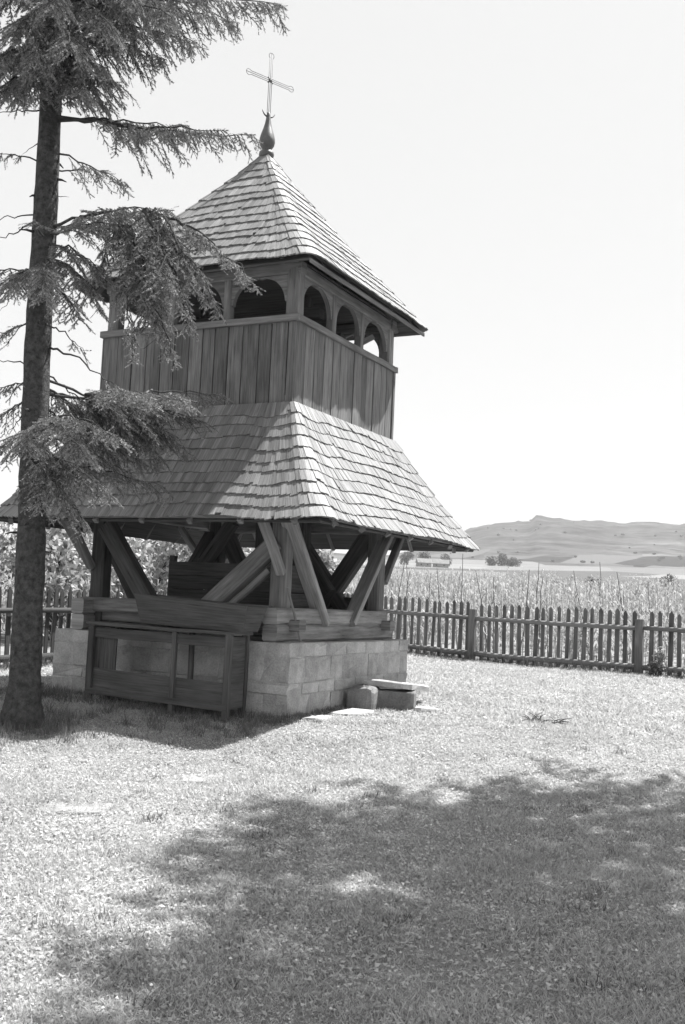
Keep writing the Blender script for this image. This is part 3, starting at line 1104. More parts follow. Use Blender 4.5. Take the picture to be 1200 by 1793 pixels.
boulder('step_stone', 2.40, -.20, .10, .46, .60, .50, .15, 'boulder', 'rounded grey step stone against the stone base', 'stone', 1, .16)
slab('step_stone', 2.74, .14, .28, .66, .50, .50, .35, 'boulder', 'squared grey step stone under the end of the pale slab', 'stone', 2)
slab('step_slab', 2.62, .56, .375, .80, 1.30, .10, .10, 'slab', 'pale flat slab laid across the step stones', 'slab', 3, (-.09, .03))
slab('flagstone', 2.46, -1.85, G(2.5, -1.7) + .025, .36, .55, .12, .2, 'slab', 'small pale flagstone at the foot of the base near corner', 'flagstone', 4)
slab('flagstone', 2.56, -.95, G(2.5, -.6) + .03, .40, .72, .12, -.1, 'slab', 'pale flagstone in the grass in front of the rounded step stone', 'flagstone', 5, (.03, .02))
slab('flagstone', 3.20, .25, G(3.25, .7) + .03, .40, .58, .12, .6, 'slab', 'thin pale flagstone lying right of the step stones', 'flagstone', 6, (-.04, 0))
slab('flagstone', 3.05, -5.6, G(3.05, -5.6) + .016, .42, .50, .1, .3, 'lawn_slab', 'pale flat stone sunk in the lawn just below the tower shadow', 'flagstone', 7)
slab('flagstone', 3.05, -7.5, G(3.05, -7.5) + .016, .60, .48, .1, .5, 'lawn_slab', 'larger pale flat stone sunk in the lawn at far left', 'flagstone', 8)

# ---------------------------------------------------------------- picket fences
def picket_mesh(h, w, th, mat='fence'):
    mb = MB()
    mb.poly_prism([(0, -w / 2), (h - w * .7, -w / 2), (h - .01, -w * .10), (h, 0), (h - .012, w * .12), (h - w * .62, w / 2), (0, w / 2)], Matrix.Translation((0, 0, -th / 2)), th)
    return mesh_from('picket', mb.v, mb.f, mat, mb.uv)
PICK = [picket_mesh(1.50 + random.uniform(-.03, .03), w, .028) for w in (.085, .095, .105, .115, .09, .10)]

DPICK = [picket_mesh(1.50 + random.uniform(-.03, .03), w, .028, 'shade_fence') for w in (.085, .095, .105, .115)]
def fence(p0, p1, inward, label, post_at, spacing=.212, picks=PICK, pole='fence_pole', wood='fence'):
    """pickets on the far side, round rails on the churchyard side"""
    p0, p1 = np.array(p0, float), np.array(p1, float)
    root = empty('picket_fence', (p0[0], p0[1], 0))
    setp(root, label, 'fence', 'picket fences round the churchyard')
    d = (p1 - p0)
    ln = np.linalg.norm(d)
    d /= ln
    n2 = np.array(inward, float)
    o3 = Vector((p0[0], p0[1], 0))
    def P(t, off, z):
        q = p0 + d * t + n2 * off
        return Vector((q[0], q[1], z + G(*(p0 + d * t)))) - o3
    t = .1
    while t < ln - .05:
        if min(abs(t - a) for a in post_at) > .07:
            me = random.choice(picks)
            b = P(t, -.05, .0)
            x = Vector((random.gauss(0, .014), random.gauss(0, .014), 1))
            m = frame(b + Vector((0, 0, random.uniform(-.02, .03))), x, Vector((n2[0], n2[1], 0)))
            link('picket', me, root, m)
        t += spacing * random.uniform(.93, 1.07)
    ends = [0] + sorted(post_at) + [ln]
    for i in range(len(ends) - 1):
        for z, r in ((1.08, .054), (.17, .07)):
            mb = MB()
            k = 7
            pts = [P(ends[i] + (ends[i + 1] - ends[i]) * j / (k - 1), .03 + random.uniform(-.006, .006), z + random.uniform(-.014, .014)) for j in range(k)]
            mb.ring_tube(pts, [r * random.uniform(.9, 1.1) for _ in pts], 9, .05)
            mb.build('rail', pole, root, smooth=True)
    for a in post_at:
        beam('post', P(a, .045, -.3), P(a, .045, 1.30 + random.uniform(-.02, .02)), .18, .17, wood, root, up=(n2[0], n2[1], 0))
    return root
FA, FB = (-5.2, 11.75), (13.0, 9.35)
dirR = (np.array(FB) - FA) / np.linalg.norm(np.array(FB) - FA)
inw = np.array([dirR[1], -dirR[0]])
fence(FA, FB, inw, 'weathered picket fence with round rails behind the tower, facing the fields', [.1, 1.05, 5.43, 9.82, 14.2, 18.0])
fence((-5.2, -6.5), (-5.2, 11.5), (1, 0), 'picket fence in shade-toned wood running along the tower side behind the spruce', [.1, 4.0, 5.6, 9.5, 13.4, 17.8], picks=DPICK, pole='shade_fence', wood='shade_fence')

# ---------------------------------------------------------------- foliage generators
def unit_rows(a):
    return a / np.maximum(np.linalg.norm(a, axis=-1, keepdims=True), 1e-9)

def needles_from(S, E, per=20, ln=.025, wd=.008):
    """bottle-brush needles round each shoot from S to E"""
    S, E = np.asarray(S), np.asarray(E)
    n = len(S)
    ax = E - S
    a = unit_rows(ax)
    ref = unit_rows(rng.normal(size=(n, 3)))
    e1 = unit_rows(np.cross(a, ref))
    e2 = np.cross(a, e1)
    t = np.linspace(.0, 1.0, per)[None, :, None] + rng.uniform(-.03, .03, (n, per, 1))
    an = rng.uniform(0, 2 * np.pi, (n, per, 1))
    rad = e1[:, None] * np.cos(an) + e2[:, None] * np.sin(an)
    tan = -e1[:, None] * np.sin(an) + e2[:, None] * np.cos(an)
    base = S[:, None] + ax[:, None] * t
    dr = unit_rows(a[:, None] * .75 + rad * .8)
    l = ln * rng.uniform(.75, 1.2, (n, per, 1))
    tip = base + dr * l
    V = np.stack([base - tan * wd * .5, base + tan * wd * .5, tip], 2)
    return V.reshape(-1, 3, 3)

def spruce_branch(P0, P1, arch, fol0=.2, droop=.55, dens=1.0, l2max=.55, shoot=.075, step2=.055, flat=False):
    """returns (axis points, radii, twig segments, shoot segments)"""
    P0, P1 = np.array(P0, float), np.array(P1, float)
    ln = np.linalg.norm(P1 - P0)
    c = (P0 + P1) / 2 + np.array([0, 0, arch * ln])
    n = 14
    t = np.linspace(0, 1, n)[:, None]
    pts = (1 - t) ** 2 * P0 + 2 * t * (1 - t) * c + t * t * P1
    pts[1:-1] += rng.normal(0, .012 * min(ln, 2), (n - 2, 3))
    r0 = .008 + .007 * ln
    radii = r0 * (1 - .85 * t[:, 0])
    twS, twE, shS, shE = [], [], [], []
    m = int(ln * (1 - fol0) / step2 * dens)
    for i in range(m):
        tt = fol0 + (1 - fol0) * (i + rng.random()) / max(m, 1)
        p = (1 - tt) ** 2 * P0 + 2 * tt * (1 - tt) * c + tt * tt * P1
        tg = 2 * (1 - tt) * (c - P0) + 2 * tt * (P1 - c)
        tg /= np.linalg.norm(tg)
        side = np.cross(tg, [0, 0, 1])
        side /= max(np.linalg.norm(side), 1e-6)
        sg = 1 if i % 2 else -1
        l2 = l2max * (1.05 - .75 * tt) * rng.uniform(.35, 1.35) * min(1, ln / 1.3)
        vig = 0.0 if rng.random() < .08 else rng.uniform(.65, 1.0)
        d2 = tg * rng.uniform(.45, .8) + side * sg * rng.uniform(.45, .95) + np.array([0, 0, -droop * rng.uniform(.3, 1.3)])
        d2 /= np.linalg.norm(d2)
        k = max(2, int(l2 / .066))
        q = p.copy()
        for j in range(k):
            dj = d2 + np.array([0, 0, -droop * .5 * j / k]) + rng.normal(0, .07, 3)
            dj /= np.linalg.norm(dj)
            q2 = q + dj * (l2 / k)
            twS.append(q); twE.append(q2)
            if vig > 0:
                shS.append(q); shE.append(q2)
            for sgn in (-1, 1):
                if rng.random() < vig:
                    s2 = np.cross(dj, rng.normal(size=3))
                    s3 = np.cross(dj, [0, 0, 1.0])
                    s2 = s3 / max(np.linalg.norm(s3), .1) * sgn + .35 * s2 / max(np.linalg.norm(s2), .1)
                    ds = dj * .7 + s2 * .6 + np.array([0, 0, -.15 * droop])
                    ds /= np.linalg.norm(ds)
                    shS.append(q2)
                    shE.append(q2 + ds * shoot * rng.uniform(.6, 1.3) * (1 - .4 * j / k))
            q = q2
    # leader shoots at the tip
    for j in range(4):
        tt = .88 + .03 * j
        p = (1 - tt) ** 2 * P0 + 2 * tt * (1 - tt) * c + tt * tt * P1
        shS.append(p); shE.append(P1 if j == 3 else p + (P1 - p) * .8 + rng.normal(0, .03, 3))
    return pts, radii, (np.array(twS).reshape(-1, 3), np.array(twE).reshape(-1, 3)), (np.array(shS).reshape(-1, 3), np.array(shE).reshape(-1, 3))

def thin_twigs(S, E, r=.004):
    """three-sided thin twigs as open strips"""
    S, E = np.asarray(S), np.asarray(E)
    a = unit_rows(E - S)
    e1 = unit_rows(np.cross(a, unit_rows(rng.normal(size=a.shape))))
    e2 = np.cross(a, e1)
    out = []
    for k in range(3):
        a0, a1 = 2 * math.pi * k / 3, 2 * math.pi * (k + 1) / 3
        o0 = (e1 * math.cos(a0) + e2 * math.sin(a0)) * r
        o1 = (e1 * math.cos(a1) + e2 * math.sin(a1)) * r
        out.append(np.stack([S + o0, S + o1, E + o1 * .7, E + o0 * .7], 1))
    return np.concatenate(out)

def trunk_obj(parent, pts, radii, n=18, mat='bark'):
    mb = MB()
    mb.ring_tube(pts, radii, n, .06)
    return mb.build('trunk', mat, parent, smooth=True)

# ---------------------------------------------------------------- the spruce in front
TX, TY = -.30, -4.66
spruce = empty('spruce_tree', (TX, TY, G(TX, TY)))
setp(spruce, 'tall spruce with thin drooping branches standing before the tower', 'tree')
TO = np.array([TX, TY, G(TX, TY)])
def trunk_at(z):
    return np.array([TX - .028 * z, TY - .006 * z + .02 * math.sin(z), z])
zz = [-.45, 0, .15, .4, 1, 1.8, 2.6, 3.4, 4.2, 5, 5.8, 6.6, 7.4, 8.2, 9, 10, 11, 12.5, 14, 15.5, 16.5]
rr = [.33, .262, .225, .202, .188, .183, .179, .175, .170, .165, .16, .154, .148, .142, .134, .12, .105, .08, .055, .03, .01]
zf = list(np.arange(.4, 11, .22))
trunk_obj(spruce, [Vector(trunk_at(z) - TO) for z in zz[:3] + zf + zz[17:]], rr[:3] + list(np.interp(zf, zz, rr)) + rr[17:], 26)
BR = [
    (6.32, (1.64, -4.84, 6.28), 0.14, 0.25, 0.6, 1.0, 0.5),
    (6.27, (1.11, -4.87, 6.15), 0.1, 0.25, 0.6, 1.0, 0.5),
    (7.92, (2.34, -4.05, 7.47), -0.03, 0.3, 0.9, 1.0, 0.55),
    (7.47, (0.49, -4.26, 7.01), 0.02, 0.25, 0.5, 0.8, 0.45),
    (7.16, (0.01, -4.08, 7.33), 0.05, 0.3, 0.5, 0.7, 0.4),
    (6.83, (-0.19, -4.58, 6.80), 0, 1, 0.3, 0, 0.3),
    (6.32, (1.29, -4.26, 6.54), 0.1, 0.25, 0.7, 1.0, 0.6),
    (6.21, (0.50, -3.89, 6.69), 0.1, 0.2, 0.6, 0.9, 0.5),
    (5.93, (1.29, -5.56, 4.85), 0.2, 0.25, 0.7, 1.0, 0.5),
    (5.81, (0.23, -6.00, 5.10), 0.12, 0.15, 0.7, 1.1, 0.5),
    (5.81, (1.04, -6.24, 4.85), 0.18, 0.2, 0.7, 1.1, 0.5),
    (5.74, (-0.45, -5.81, 5.40), 0.1, 0.2, 0.6, 1.0, 0.5),
    (5.58, (1.01, -5.58, 4.77), 0.15, 0.3, 0.7, 0.9, 0.45),
    (5.12, (-0.99, -5.12, 4.75), 0.05, 0.25, 0.6, 0.8, 0.45),
    (5.12, (0.47, -4.82, 4.58), 0.1, 0.55, 0.8, 0.35, 0.4),
    (4.81, (0.92, -4.54, 4.10), 0.1, 0.75, 0.6, 0.7, 0.4),
    (4.54, (-0.92, -5.17, 4.50), 0.02, 1, 0.3, 0, 0.3),
    (4.47, (0.18, -3.99, 3.85), 0.06, 0.45, 0.6, 1.0, 0.6),
    (4.35, (0.86, -3.31, 3.75), 0.05, 0.35, 0.6, 1.0, 0.65),
    (4.29, (0.24, -3.37, 3.56), 0.04, 0.25, 0.6, 1.0, 0.65),
    (4.32, (-0.84, -5.20, 4.05), 0.05, 0.2, 0.7, 0.9, 0.45),
    (4.13, (-1.14, -4.86, 3.68), 0.05, 0.2, 0.8, 0.8, 0.45),
    (4.05, (-0.26, -3.73, 3.52), 0.05, 0.15, 0.7, 1.0, 0.55),
    (3.79, (1.44, -5.34, 3.40), 0.12, 0.15, 0.55, 1.2, 0.55),
    (3.71, (1.34, -5.70, 3.12), 0.15, 0.15, 0.6, 1.2, 0.55),
    (3.68, (0.70, -6.02, 3.15), 0.1, 0.15, 0.6, 0.9, 0.5),
    (3.64, (-0.18, -5.68, 3.15), 0.08, 0.15, 0.7, 0.9, 0.45),
    (3.38, (1.21, -5.05, 2.73), 0.12, 0.15, 0.65, 1.2, 0.55),
    (3.30, (0.89, -5.41, 2.46), 0.18, 0.2, 0.7, 1.1, 0.5),
    (3.26, (0.72, -3.31, 3.05), 0.06, 0.3, 0.6, 0.9, 0.55),
    (3.19, (0.70, -4.82, 2.34), 0.15, 0.3, 0.7, 0.9, 0.5),
    (3.04, (0.62, -5.55, 2.54), 0.1, 0.3, 0.7, 0.7, 0.4),
    (8.00, (-1.08, -5.24, 7.83), 0, 1, 0.3, 0, 0.3),
    (7.24, (-0.96, -5.34, 7.21), 0.16, 0.35, 1.3, 0.7, 0.45),
    (7.64, (-0.82, -4.84, 7.38), 0.05, 1, 0.3, 0, 0.3),
    (6.56, (-1.04, -5.18, 6.36), 0.06, 1, 0.3, 0, 0.3),
    (6.48, (-0.74, -5.44, 5.92), 0.03, 1, 0.3, 0, 0.3),
    (5.93, (-1.02, -4.84, 5.25), -0.02, 1, 0.3, 0, 0.3),
    (4.05, (-0.87, -4.72, 3.58), 0, 1, 0.3, 0, 0.3),
    (6.21, (0.17, -5.56, 6.09), 0.05, 0.6, 0.5, 0.5, 0.3),
    (8.52, (0.87, -4.95, 7.97), 0.08, 0.1, 0.8, 1.3, 0.6),
    (8.36, (0.50, -4.68, 7.90), 0.08, 0.1, 0.8, 1.2, 0.55),
    (8.68, (1.08, -5.50, 7.88), 0.08, 0.1, 0.8, 1.3, 0.6),
    (9.08, (1.31, -4.65, 8.37), 0.1, 0.1, 0.9, 1.2, 0.65),
    (9.24, (1.72, -4.57, 8.55), 0.08, 0.12, 0.9, 1.2, 0.65),
    (9.40, (2.67, -4.15, 9.08), 0.06, 0.15, 0.9, 1.2, 0.7),
    (9.64, (1.99, -4.04, 9.04), 0.05, 0.15, 0.9, 1.1, 0.65),
    (9.72, (2.28, -4.99, 8.83), 0.05, 0.15, 0.9, 1.1, 0.65),
    (9.88, (1.91, -5.37, 8.42), 0.06, 0.12, 0.9, 1.2, 0.65),
    (9.00, (-0.48, -5.85, 7.94), 0.08, 0.1, 0.9, 1.2, 0.6),
    (8.76, (-0.28, -5.50, 7.73), 0.08, 0.1, 0.9, 1.2, 0.55),
    (9.08, (0.81, -6.40, 7.62), 0.08, 0.1, 0.9, 1.3, 0.6),
    (9.32, (1.42, -6.43, 7.55), 0.08, 0.1, 0.9, 1.3, 0.65),
    (9.48, (0.65, -6.61, 7.81), 0.08, 0.1, 0.9, 1.3, 0.65),
    (9.72, (1.69, -6.10, 7.87), 0.08, 0.1, 0.9, 1.3, 0.65),
    (9.88, (1.26, -6.65, 7.93), 0.08, 0.1, 0.9, 1.3, 0.65),
    (10.01, (-0.27, -6.44, 8.24), 0.08, 0.1, 0.9, 1.2, 0.65),
    (10.01, (1.79, -5.88, 8.44), 0.08, 0.1, 0.9, 1.2, 0.65),
    (10.24, (1.67, -6.59, 8.20), 0.08, 0.1, 0.9, 1.1, 0.65),
    (10.31, (0.80, -6.80, 8.21), 0.08, 0.1, 0.9, 1.1, 0.65),
    (10.46, (1.97, -5.17, 9.09), 0.08, 0.1, 0.9, 1.0, 0.65),
    (10.16, (-0.38, -3.94, 9.62), 0.08, 0.1, 0.9, 1.1, 0.65),
    (9.80, (-1.32, -4.26, 9.22), 0.08, 0.1, 0.9, 1.1, 0.65),
    (9.56, (0.12, -3.67, 9.48), 0.08, 0.1, 0.9, 1.1, 0.65),
    (6.13, (1.05, -5.28, 5.41), 0.15, 0.25, 0.65, 1.0, 0.5),
    (4.28, (-0.33, -3.81, 3.99), 0.06, 0.1, 0.6, 1.1, 0.6),
    (4.24, (-0.11, -3.46, 3.80), 0.05, 0.2, 0.6, 1.1, 0.6),
    (4.20, (0.26, -3.18, 3.96), 0.05, 0.3, 0.55, 1.1, 0.6),
    (4.13, (0.89, -2.98, 4.05), 0.05, 0.45, 0.5, 1.0, 0.55),
    (3.90, (0.31, -3.32, 3.41), 0.06, 0.2, 0.55, 1.1, 0.6),
    (3.60, (0.36, -3.61, 3.21), 0.08, 0.2, 0.6, 1.1, 0.55),
    (3.45, (0.74, -4.85, 2.83), 0.12, 0.15, 0.65, 1.2, 0.55),
    (8.68, (-0.12, -6.07, 7.47), 0.08, 0.1, 0.9, 1.2, 0.6),
    (8.84, (-0.81, -5.14, 8.19), 0.08, 0.1, 0.9, 1.2, 0.6),
    (8.92, (0.21, -6.59, 7.58), 0.08, 0.1, 0.9, 1.2, 0.6),
    (9.16, (0.37, -5.86, 7.84), 0.08, 0.1, 0.9, 1.3, 0.6),
    (8.60, (0.87, -5.58, 7.59), 0.08, 0.1, 0.9, 1.2, 0.5),
    (7.92, (1.40, -4.20, 7.68), 0, 0.3, 0.9, 1.0, 0.55),
    (7.92, (2.13, -4.37, 7.42), -0.02, 0.45, 0.9, 1.0, 0.55),
    ((1.22, -5.10, 6.09), (2.02, -5.14, 4.37), 0.1, 0.05, 0.45, 1.2, 0.5),
    ((1.39, -5.01, 6.25), (2.36, -5.23, 4.67), 0.12, 0.05, 0.5, 1.2, 0.5),
    ((1.22, -4.73, 6.41), (1.58, -5.07, 4.82), 0.06, 0.05, 0.5, 1.2, 0.5),
    ((1.43, -4.82, 6.35), (1.14, -5.10, 5.17), 0.1, 0.05, 0.5, 1.2, 0.5),
    ((1.08, -5.05, 6.16), (0.99, -5.30, 5.27), 0.12, 0.05, 0.5, 1.1, 0.5),
    ((1.26, -4.69, 6.39), (2.85, -4.70, 5.26), 0.14, 0.25, 0.6, 1.0, 0.45),
    ((1.28, -4.83, 6.36), (2.54, -4.94, 4.92), 0.14, 0.15, 0.6, 1.1, 0.5),
    ((1.37, -4.66, 6.30), (2.15, -5.48, 5.10), 0.08, 0.05, 0.5, 1.2, 0.5),
    ((0.98, -4.96, 6.12), (1.61, -5.44, 5.37), 0.1, 0.05, 0.5, 1.2, 0.5),
    ((1.61, -4.90, 6.21), (2.12, -5.08, 5.46), 0.12, 0.05, 0.6, 1.2, 0.5),
    ((1.32, -4.74, 6.34), (1.64, -4.91, 4.62), 0.06, 0.1, 0.45, 1.1, 0.5),
    ((1.23, -4.80, 6.37), (2.16, -4.82, 5.19), 0.12, 0.1, 0.6, 1.1, 0.5),
    ((1.12, -5.17, 6.02), (1.27, -4.85, 4.44), 0.06, 0.3, 0.4, 0.8, 0.4),
    ((1.49, -4.90, 6.27), (1.73, -4.87, 5.82), 0.08, 0.05, 0.6, 1.2, 0.45),
    ((0.95, -4.84, 6.21), (0.89, -4.73, 5.82), 0.1, 0.05, 0.6, 1.1, 0.5),
    ((0.00, -4.23, 4.20), (0.47, -3.14, 3.51), 0.05, 0.1, 0.55, 1.2, 0.6),
    ((0.00, -4.23, 4.20), (0.71, -2.81, 3.63), 0.05, 0.15, 0.5, 1.1, 0.6),
    ((0.00, -4.23, 4.20), (0.10, -3.50, 4.11), 0.05, 0.05, 0.5, 1.2, 0.55),
    ((0.00, -4.23, 4.20), (0.52, -3.36, 3.71), 0.05, 0.05, 0.55, 1.2, 0.6),
    ((0.00, -4.23, 4.20), (-0.11, -3.54, 3.46), 0.05, 0.05, 0.6, 1.2, 0.6),
    ((0.00, -4.23, 4.20), (1.41, -4.63, 4.05), 0.06, 0.1, 0.5, 1.1, 0.5),
    ((0.00, -4.23, 4.20), (1.37, -3.87, 4.13), 0.05, 0.15, 0.5, 1.1, 0.55),
    ((0.00, -4.23, 4.20), (1.26, -2.83, 4.41), 0.03, 0.2, 0.5, 1.0, 0.5),
    ((0.00, -4.23, 4.20), (0.43, -3.65, 3.91), 0.06, 0.1, 0.55, 1.2, 0.55),
    ((0.00, -4.23, 4.20), (0.61, -3.09, 3.75), 0.06, 0.15, 0.5, 1.1, 0.55),
    ((0.00, -4.23, 4.20), (-0.04, -3.54, 3.78), 0.05, 0.1, 0.6, 1.2, 0.5),
    ((0.00, -4.23, 4.20), (0.98, -2.82, 4.03), 0.05, 0.2, 0.5, 1.0, 0.55),
]
def add_branch(parent, origin, P0, P1, arch, fol0, droop, dens, l2max, per=19, shoot=.115, wd=.0125, bare=False):
    pts, radii, tw, sh = spruce_branch(P0, P1, arch, fol0, droop, dens, l2max, shoot)
    mb = MB()
    mb.ring_tube([Vector(p - origin) for p in pts], list(radii), 6, .08)
    b = mb.build('branch', 'twig', parent, smooth=True)
    if dens > 0 and len(sh[0]) > 4:
        o1 = link('twigs', quad_mesh('twigs', thin_twigs(tw[0] - origin, tw[1] - origin), 'twig'), b)
        V = needles_from(sh[0] - origin, sh[1] - origin, per, wd=wd)
        o2 = link('needles', tri_mesh('needles', V, 'needle'), b)
        o1['kind'] = 'stuff'
        o2['kind'] = 'stuff'
    return b
for z0, tip, arch, fol0, droop, dens, l2 in BR:
    add_branch(spruce, TO, trunk_at(z0) if isinstance(z0, float) else z0, tip, arch, fol0, droop, dens * 1.3, l2 * 1.2)

for k in range(16):                      # snapped-off dead stubs
    z = rng.uniform(1.2, 8.6)
    a = rng.uniform(0, 6.28)
    p = trunk_at(z) - TO
    d_ = np.array([math.cos(a), math.sin(a), rng.uniform(-.25, .25)])
    r_ = float(np.interp(z, zz, rr))
    l_ = rng.uniform(.05, .22)
    mb = MB()
    mb.ring_tube([Vector(p + d_ * r_ * .8), Vector(p + d_ * (r_ + l_ * .5)), Vector(p + d_ * (r_ + l_) + np.array([0, 0, -.02]))], [.022, .014, .006], 6, .1)
    mb.build('dead_stub', 'twig', spruce, smooth=True)

# ---------------------------------------------------------------- spruces beside the photographer (their shade lies on the lawn)
def shade_spruce(x, y, h, rad, zlow, seed, label, nb=60):
    global rng
    keep = rng
    rng = np.random.default_rng(seed)
    base = np.array([x, y, G(x, y)])
    t = empty('spruce_tree', tuple(base))
    setp(t, label, 'tree')
    trunk_obj(t, [Vector((0, 0, -.1)), Vector((0, 0, .3)), Vector((.02, 0, h * .3)), Vector((0, .03, h * .6)), Vector((0, 0, h))], [.28, .22, .18, .12, .015], 12)
    tw, nd, limb = [], [], MB()
    for i in range(nb):
        f = (i + .5) / nb
        z = zlow + (h - zlow) * f ** .9
        l = rad * (1 - f) ** .75 * rng.uniform(.65, 1.15) + .25
        a = i * 2.399 + rng.uniform(-.3, .3)
        if z < zlow + 2:
            l *= .75
        P0 = np.array([0, 0, z])
        P1 = P0 + np.array([math.cos(a) * l, math.sin(a) * l, -.18 * l + .1])
        pts, radii, w, s = spruce_branch(P0, P1, .06, .08, .5, .95, .95, .16, .11)
        limb.ring_tube([Vector(p) for p in pts[::2]], list(radii[::2]), 5)
        tw.append(thin_twigs(w[0], w[1], .005))
        nd.append(needles_from(s[0], s[1], 9, ln=.05, wd=.042))
    limb.build('limbs', 'twig', t, smooth=True)
    cr = link('crown', tri_mesh('crown', np.concatenate(nd), 'needle'), t)
    link('twigs', quad_mesh('twigs', np.concatenate(tw), 'twig'), cr)['kind'] = 'stuff'
    cr['kind'] = 'stuff'
    rng = keep
    return t
shade_spruce(9.95, -.2, 18.5, 3.3, 8.3, 101, 'tall spruce on the lawn casting the dappled shade, beside the fence corner')
shade_spruce(10.5, -4.2, 15.4, 3.2, 8.0, 102, 'broad spruce nearest the photographer, casting shade over the lawn')

# ---------------------------------------------------------------- bushes and trees
def leaf_cloud(centres, radii, n, size, seed, squash=.8):
    r = np.random.default_rng(seed)
    centres, radii = np.asarray(centres, float), np.asarray(radii, float)
    w = radii ** 2
    idx = r.choice(len(centres), n, p=w / w.sum())
    d = unit_rows(r.normal(size=(n, 3)))
    rad = radii[idx] * r.uniform(.35, 1.0, n) ** .45
    p = centres[idx] + d * rad[:, None] * np.array([1, 1, squash])
    nn = unit_rows(d * .8 + r.normal(size=(n, 3)) * .7)
    e1 = unit_rows(np.cross(nn, r.normal(size=(n, 3))))
    e2 = np.cross(nn, e1)
    s = size * r.uniform(.6, 1.4, (n, 1))
    return np.stack([p - e1 * s, p - e2 * s * .55, p + e1 * s, p + e2 * s * .55], 1)

def leafy(name, x, y, h, w, n, size, mat, seed, label, cat, group=None, stems=5, trunk=False, low=False):
    r = np.random.default_rng(seed)
    z = G(x, y)
    root = empty(name, (x, y, z))
    setp(root, label, cat, group)
    cs, rs = [], []
    k = 9
    for i in range(k):
        a = r.uniform(0, 6.28)
        zz_ = h * (r.uniform(.12, .72) if low else r.uniform(.30 if not trunk else .5, .85))
        rr_ = w / 2 * r.uniform(.1, .65)
        cs.append((math.cos(a) * rr_, math.sin(a) * rr_, zz_))
        rs.append(w * r.uniform(.16, .28))
    cs.append((0, 0, h * .6)); rs.append(w * .3)
    mb = MB()
    for i in range(stems):
        c = Vector(cs[i])
        b0 = Vector((r.uniform(-.08, .08), r.uniform(-.08, .08), -.1))
        mid = b0.lerp(c, .5) + Vector((0, 0, .1 * h))
        rd = max(.012 * h, .012)
        mb.ring_tube([b0, mid, c], [rd, rd * .7, rd * .25], 6)
    mb.build('trunk', 'twig', root, smooth=True)
    link('crown', quad_mesh('crown', leaf_cloud(cs, rs, n, size, seed + 5), mat), root)['kind'] = 'stuff'
    return root

for i, (lat, d, h, w, lab) in enumerate([
        (-9.9, 26.0, 3.7, 4.2, 'pale leafy bush beyond the side fence, left of the spruce trunk'),
        (-7.5, 27.5, 3.9, 4.4, 'tall pale bush beyond the side fence, right of the spruce trunk'),
        (-5.6, 30.0, 3.9, 4.2, 'pale bush seen through the tower between its left post and brace'),
        (-4.2, 33.0, 3.9, 4.0, 'leafy bush seen behind the plank bin through the tower'),
        (-2.0, 34.0, 3.3, 3.8, 'bush behind the tower, hidden mostly by the posts'),
        (-.55, 31.0, 3.2, 2.6, 'leafy bush seen through the tower between its braces')]):
    leafy('leafy_bush', *cam_xy(lat, d), h, w, 5200, .085, 'bush', 40 + i, lab, 'bush', 'bushes beyond the side fence', stems=9)
for i, (lat, d, h, w, lab) in enumerate([
        (14.4, 68.0, 1.45, 1.7, 'round dark bush at the far edge of the crop below the pale field'),
        (17.0, 70.0, 1.6, 1.2, 'narrow dark bush at the crop edge near the middle of the fence'),
        (21.0, 72.0, 1.2, 1.6, 'low dark bush at the crop edge left of the pointed one'),
        (22.6, 71.0, 2.0, 1.9, 'pointed dark bush at the crop edge near the right end of the fence'),
        (12.6, 74.0, 1.3, 1.3, 'small dark bush at the crop edge behind the middle bean poles')]):
    leafy('field_bush', *cam_xy(lat, d), h, w, 900, .06, 'dark_bush', 60 + i, lab, 'bush', 'bushes along the crop edge', stems=4)
for i, (lat, d, h, w, lab) in enumerate([
        (87.5, 600.0, 5.5, 10.0, 'left tree of the small clump in the middle of the fields'),
        (94.0, 606.0, 8.5, 10.0, 'tallest tree of the small clump in the middle of the fields'),
        (99.5, 603.0, 5.0, 11.0, 'low right tree of the small clump in the middle of the fields'),
        (42.0, 520.0, 8.0, 10.0, 'tree standing behind the farm buildings under the roof corner'),
        (53.0, 530.0, 7.5, 9.0, 'tree to the right behind the farm buildings'),
        (34.0, 525.0, 7.5, 9.0, 'tree to the left behind the farm buildings')]):
    leafy('field_tree', *cam_xy(lat, d), h, w, 1500, .10 * (d / 165), 'dark_bush', 83 + 7 * i, lab, 'tree', 'trees out in the fields', stems=4, low=True)
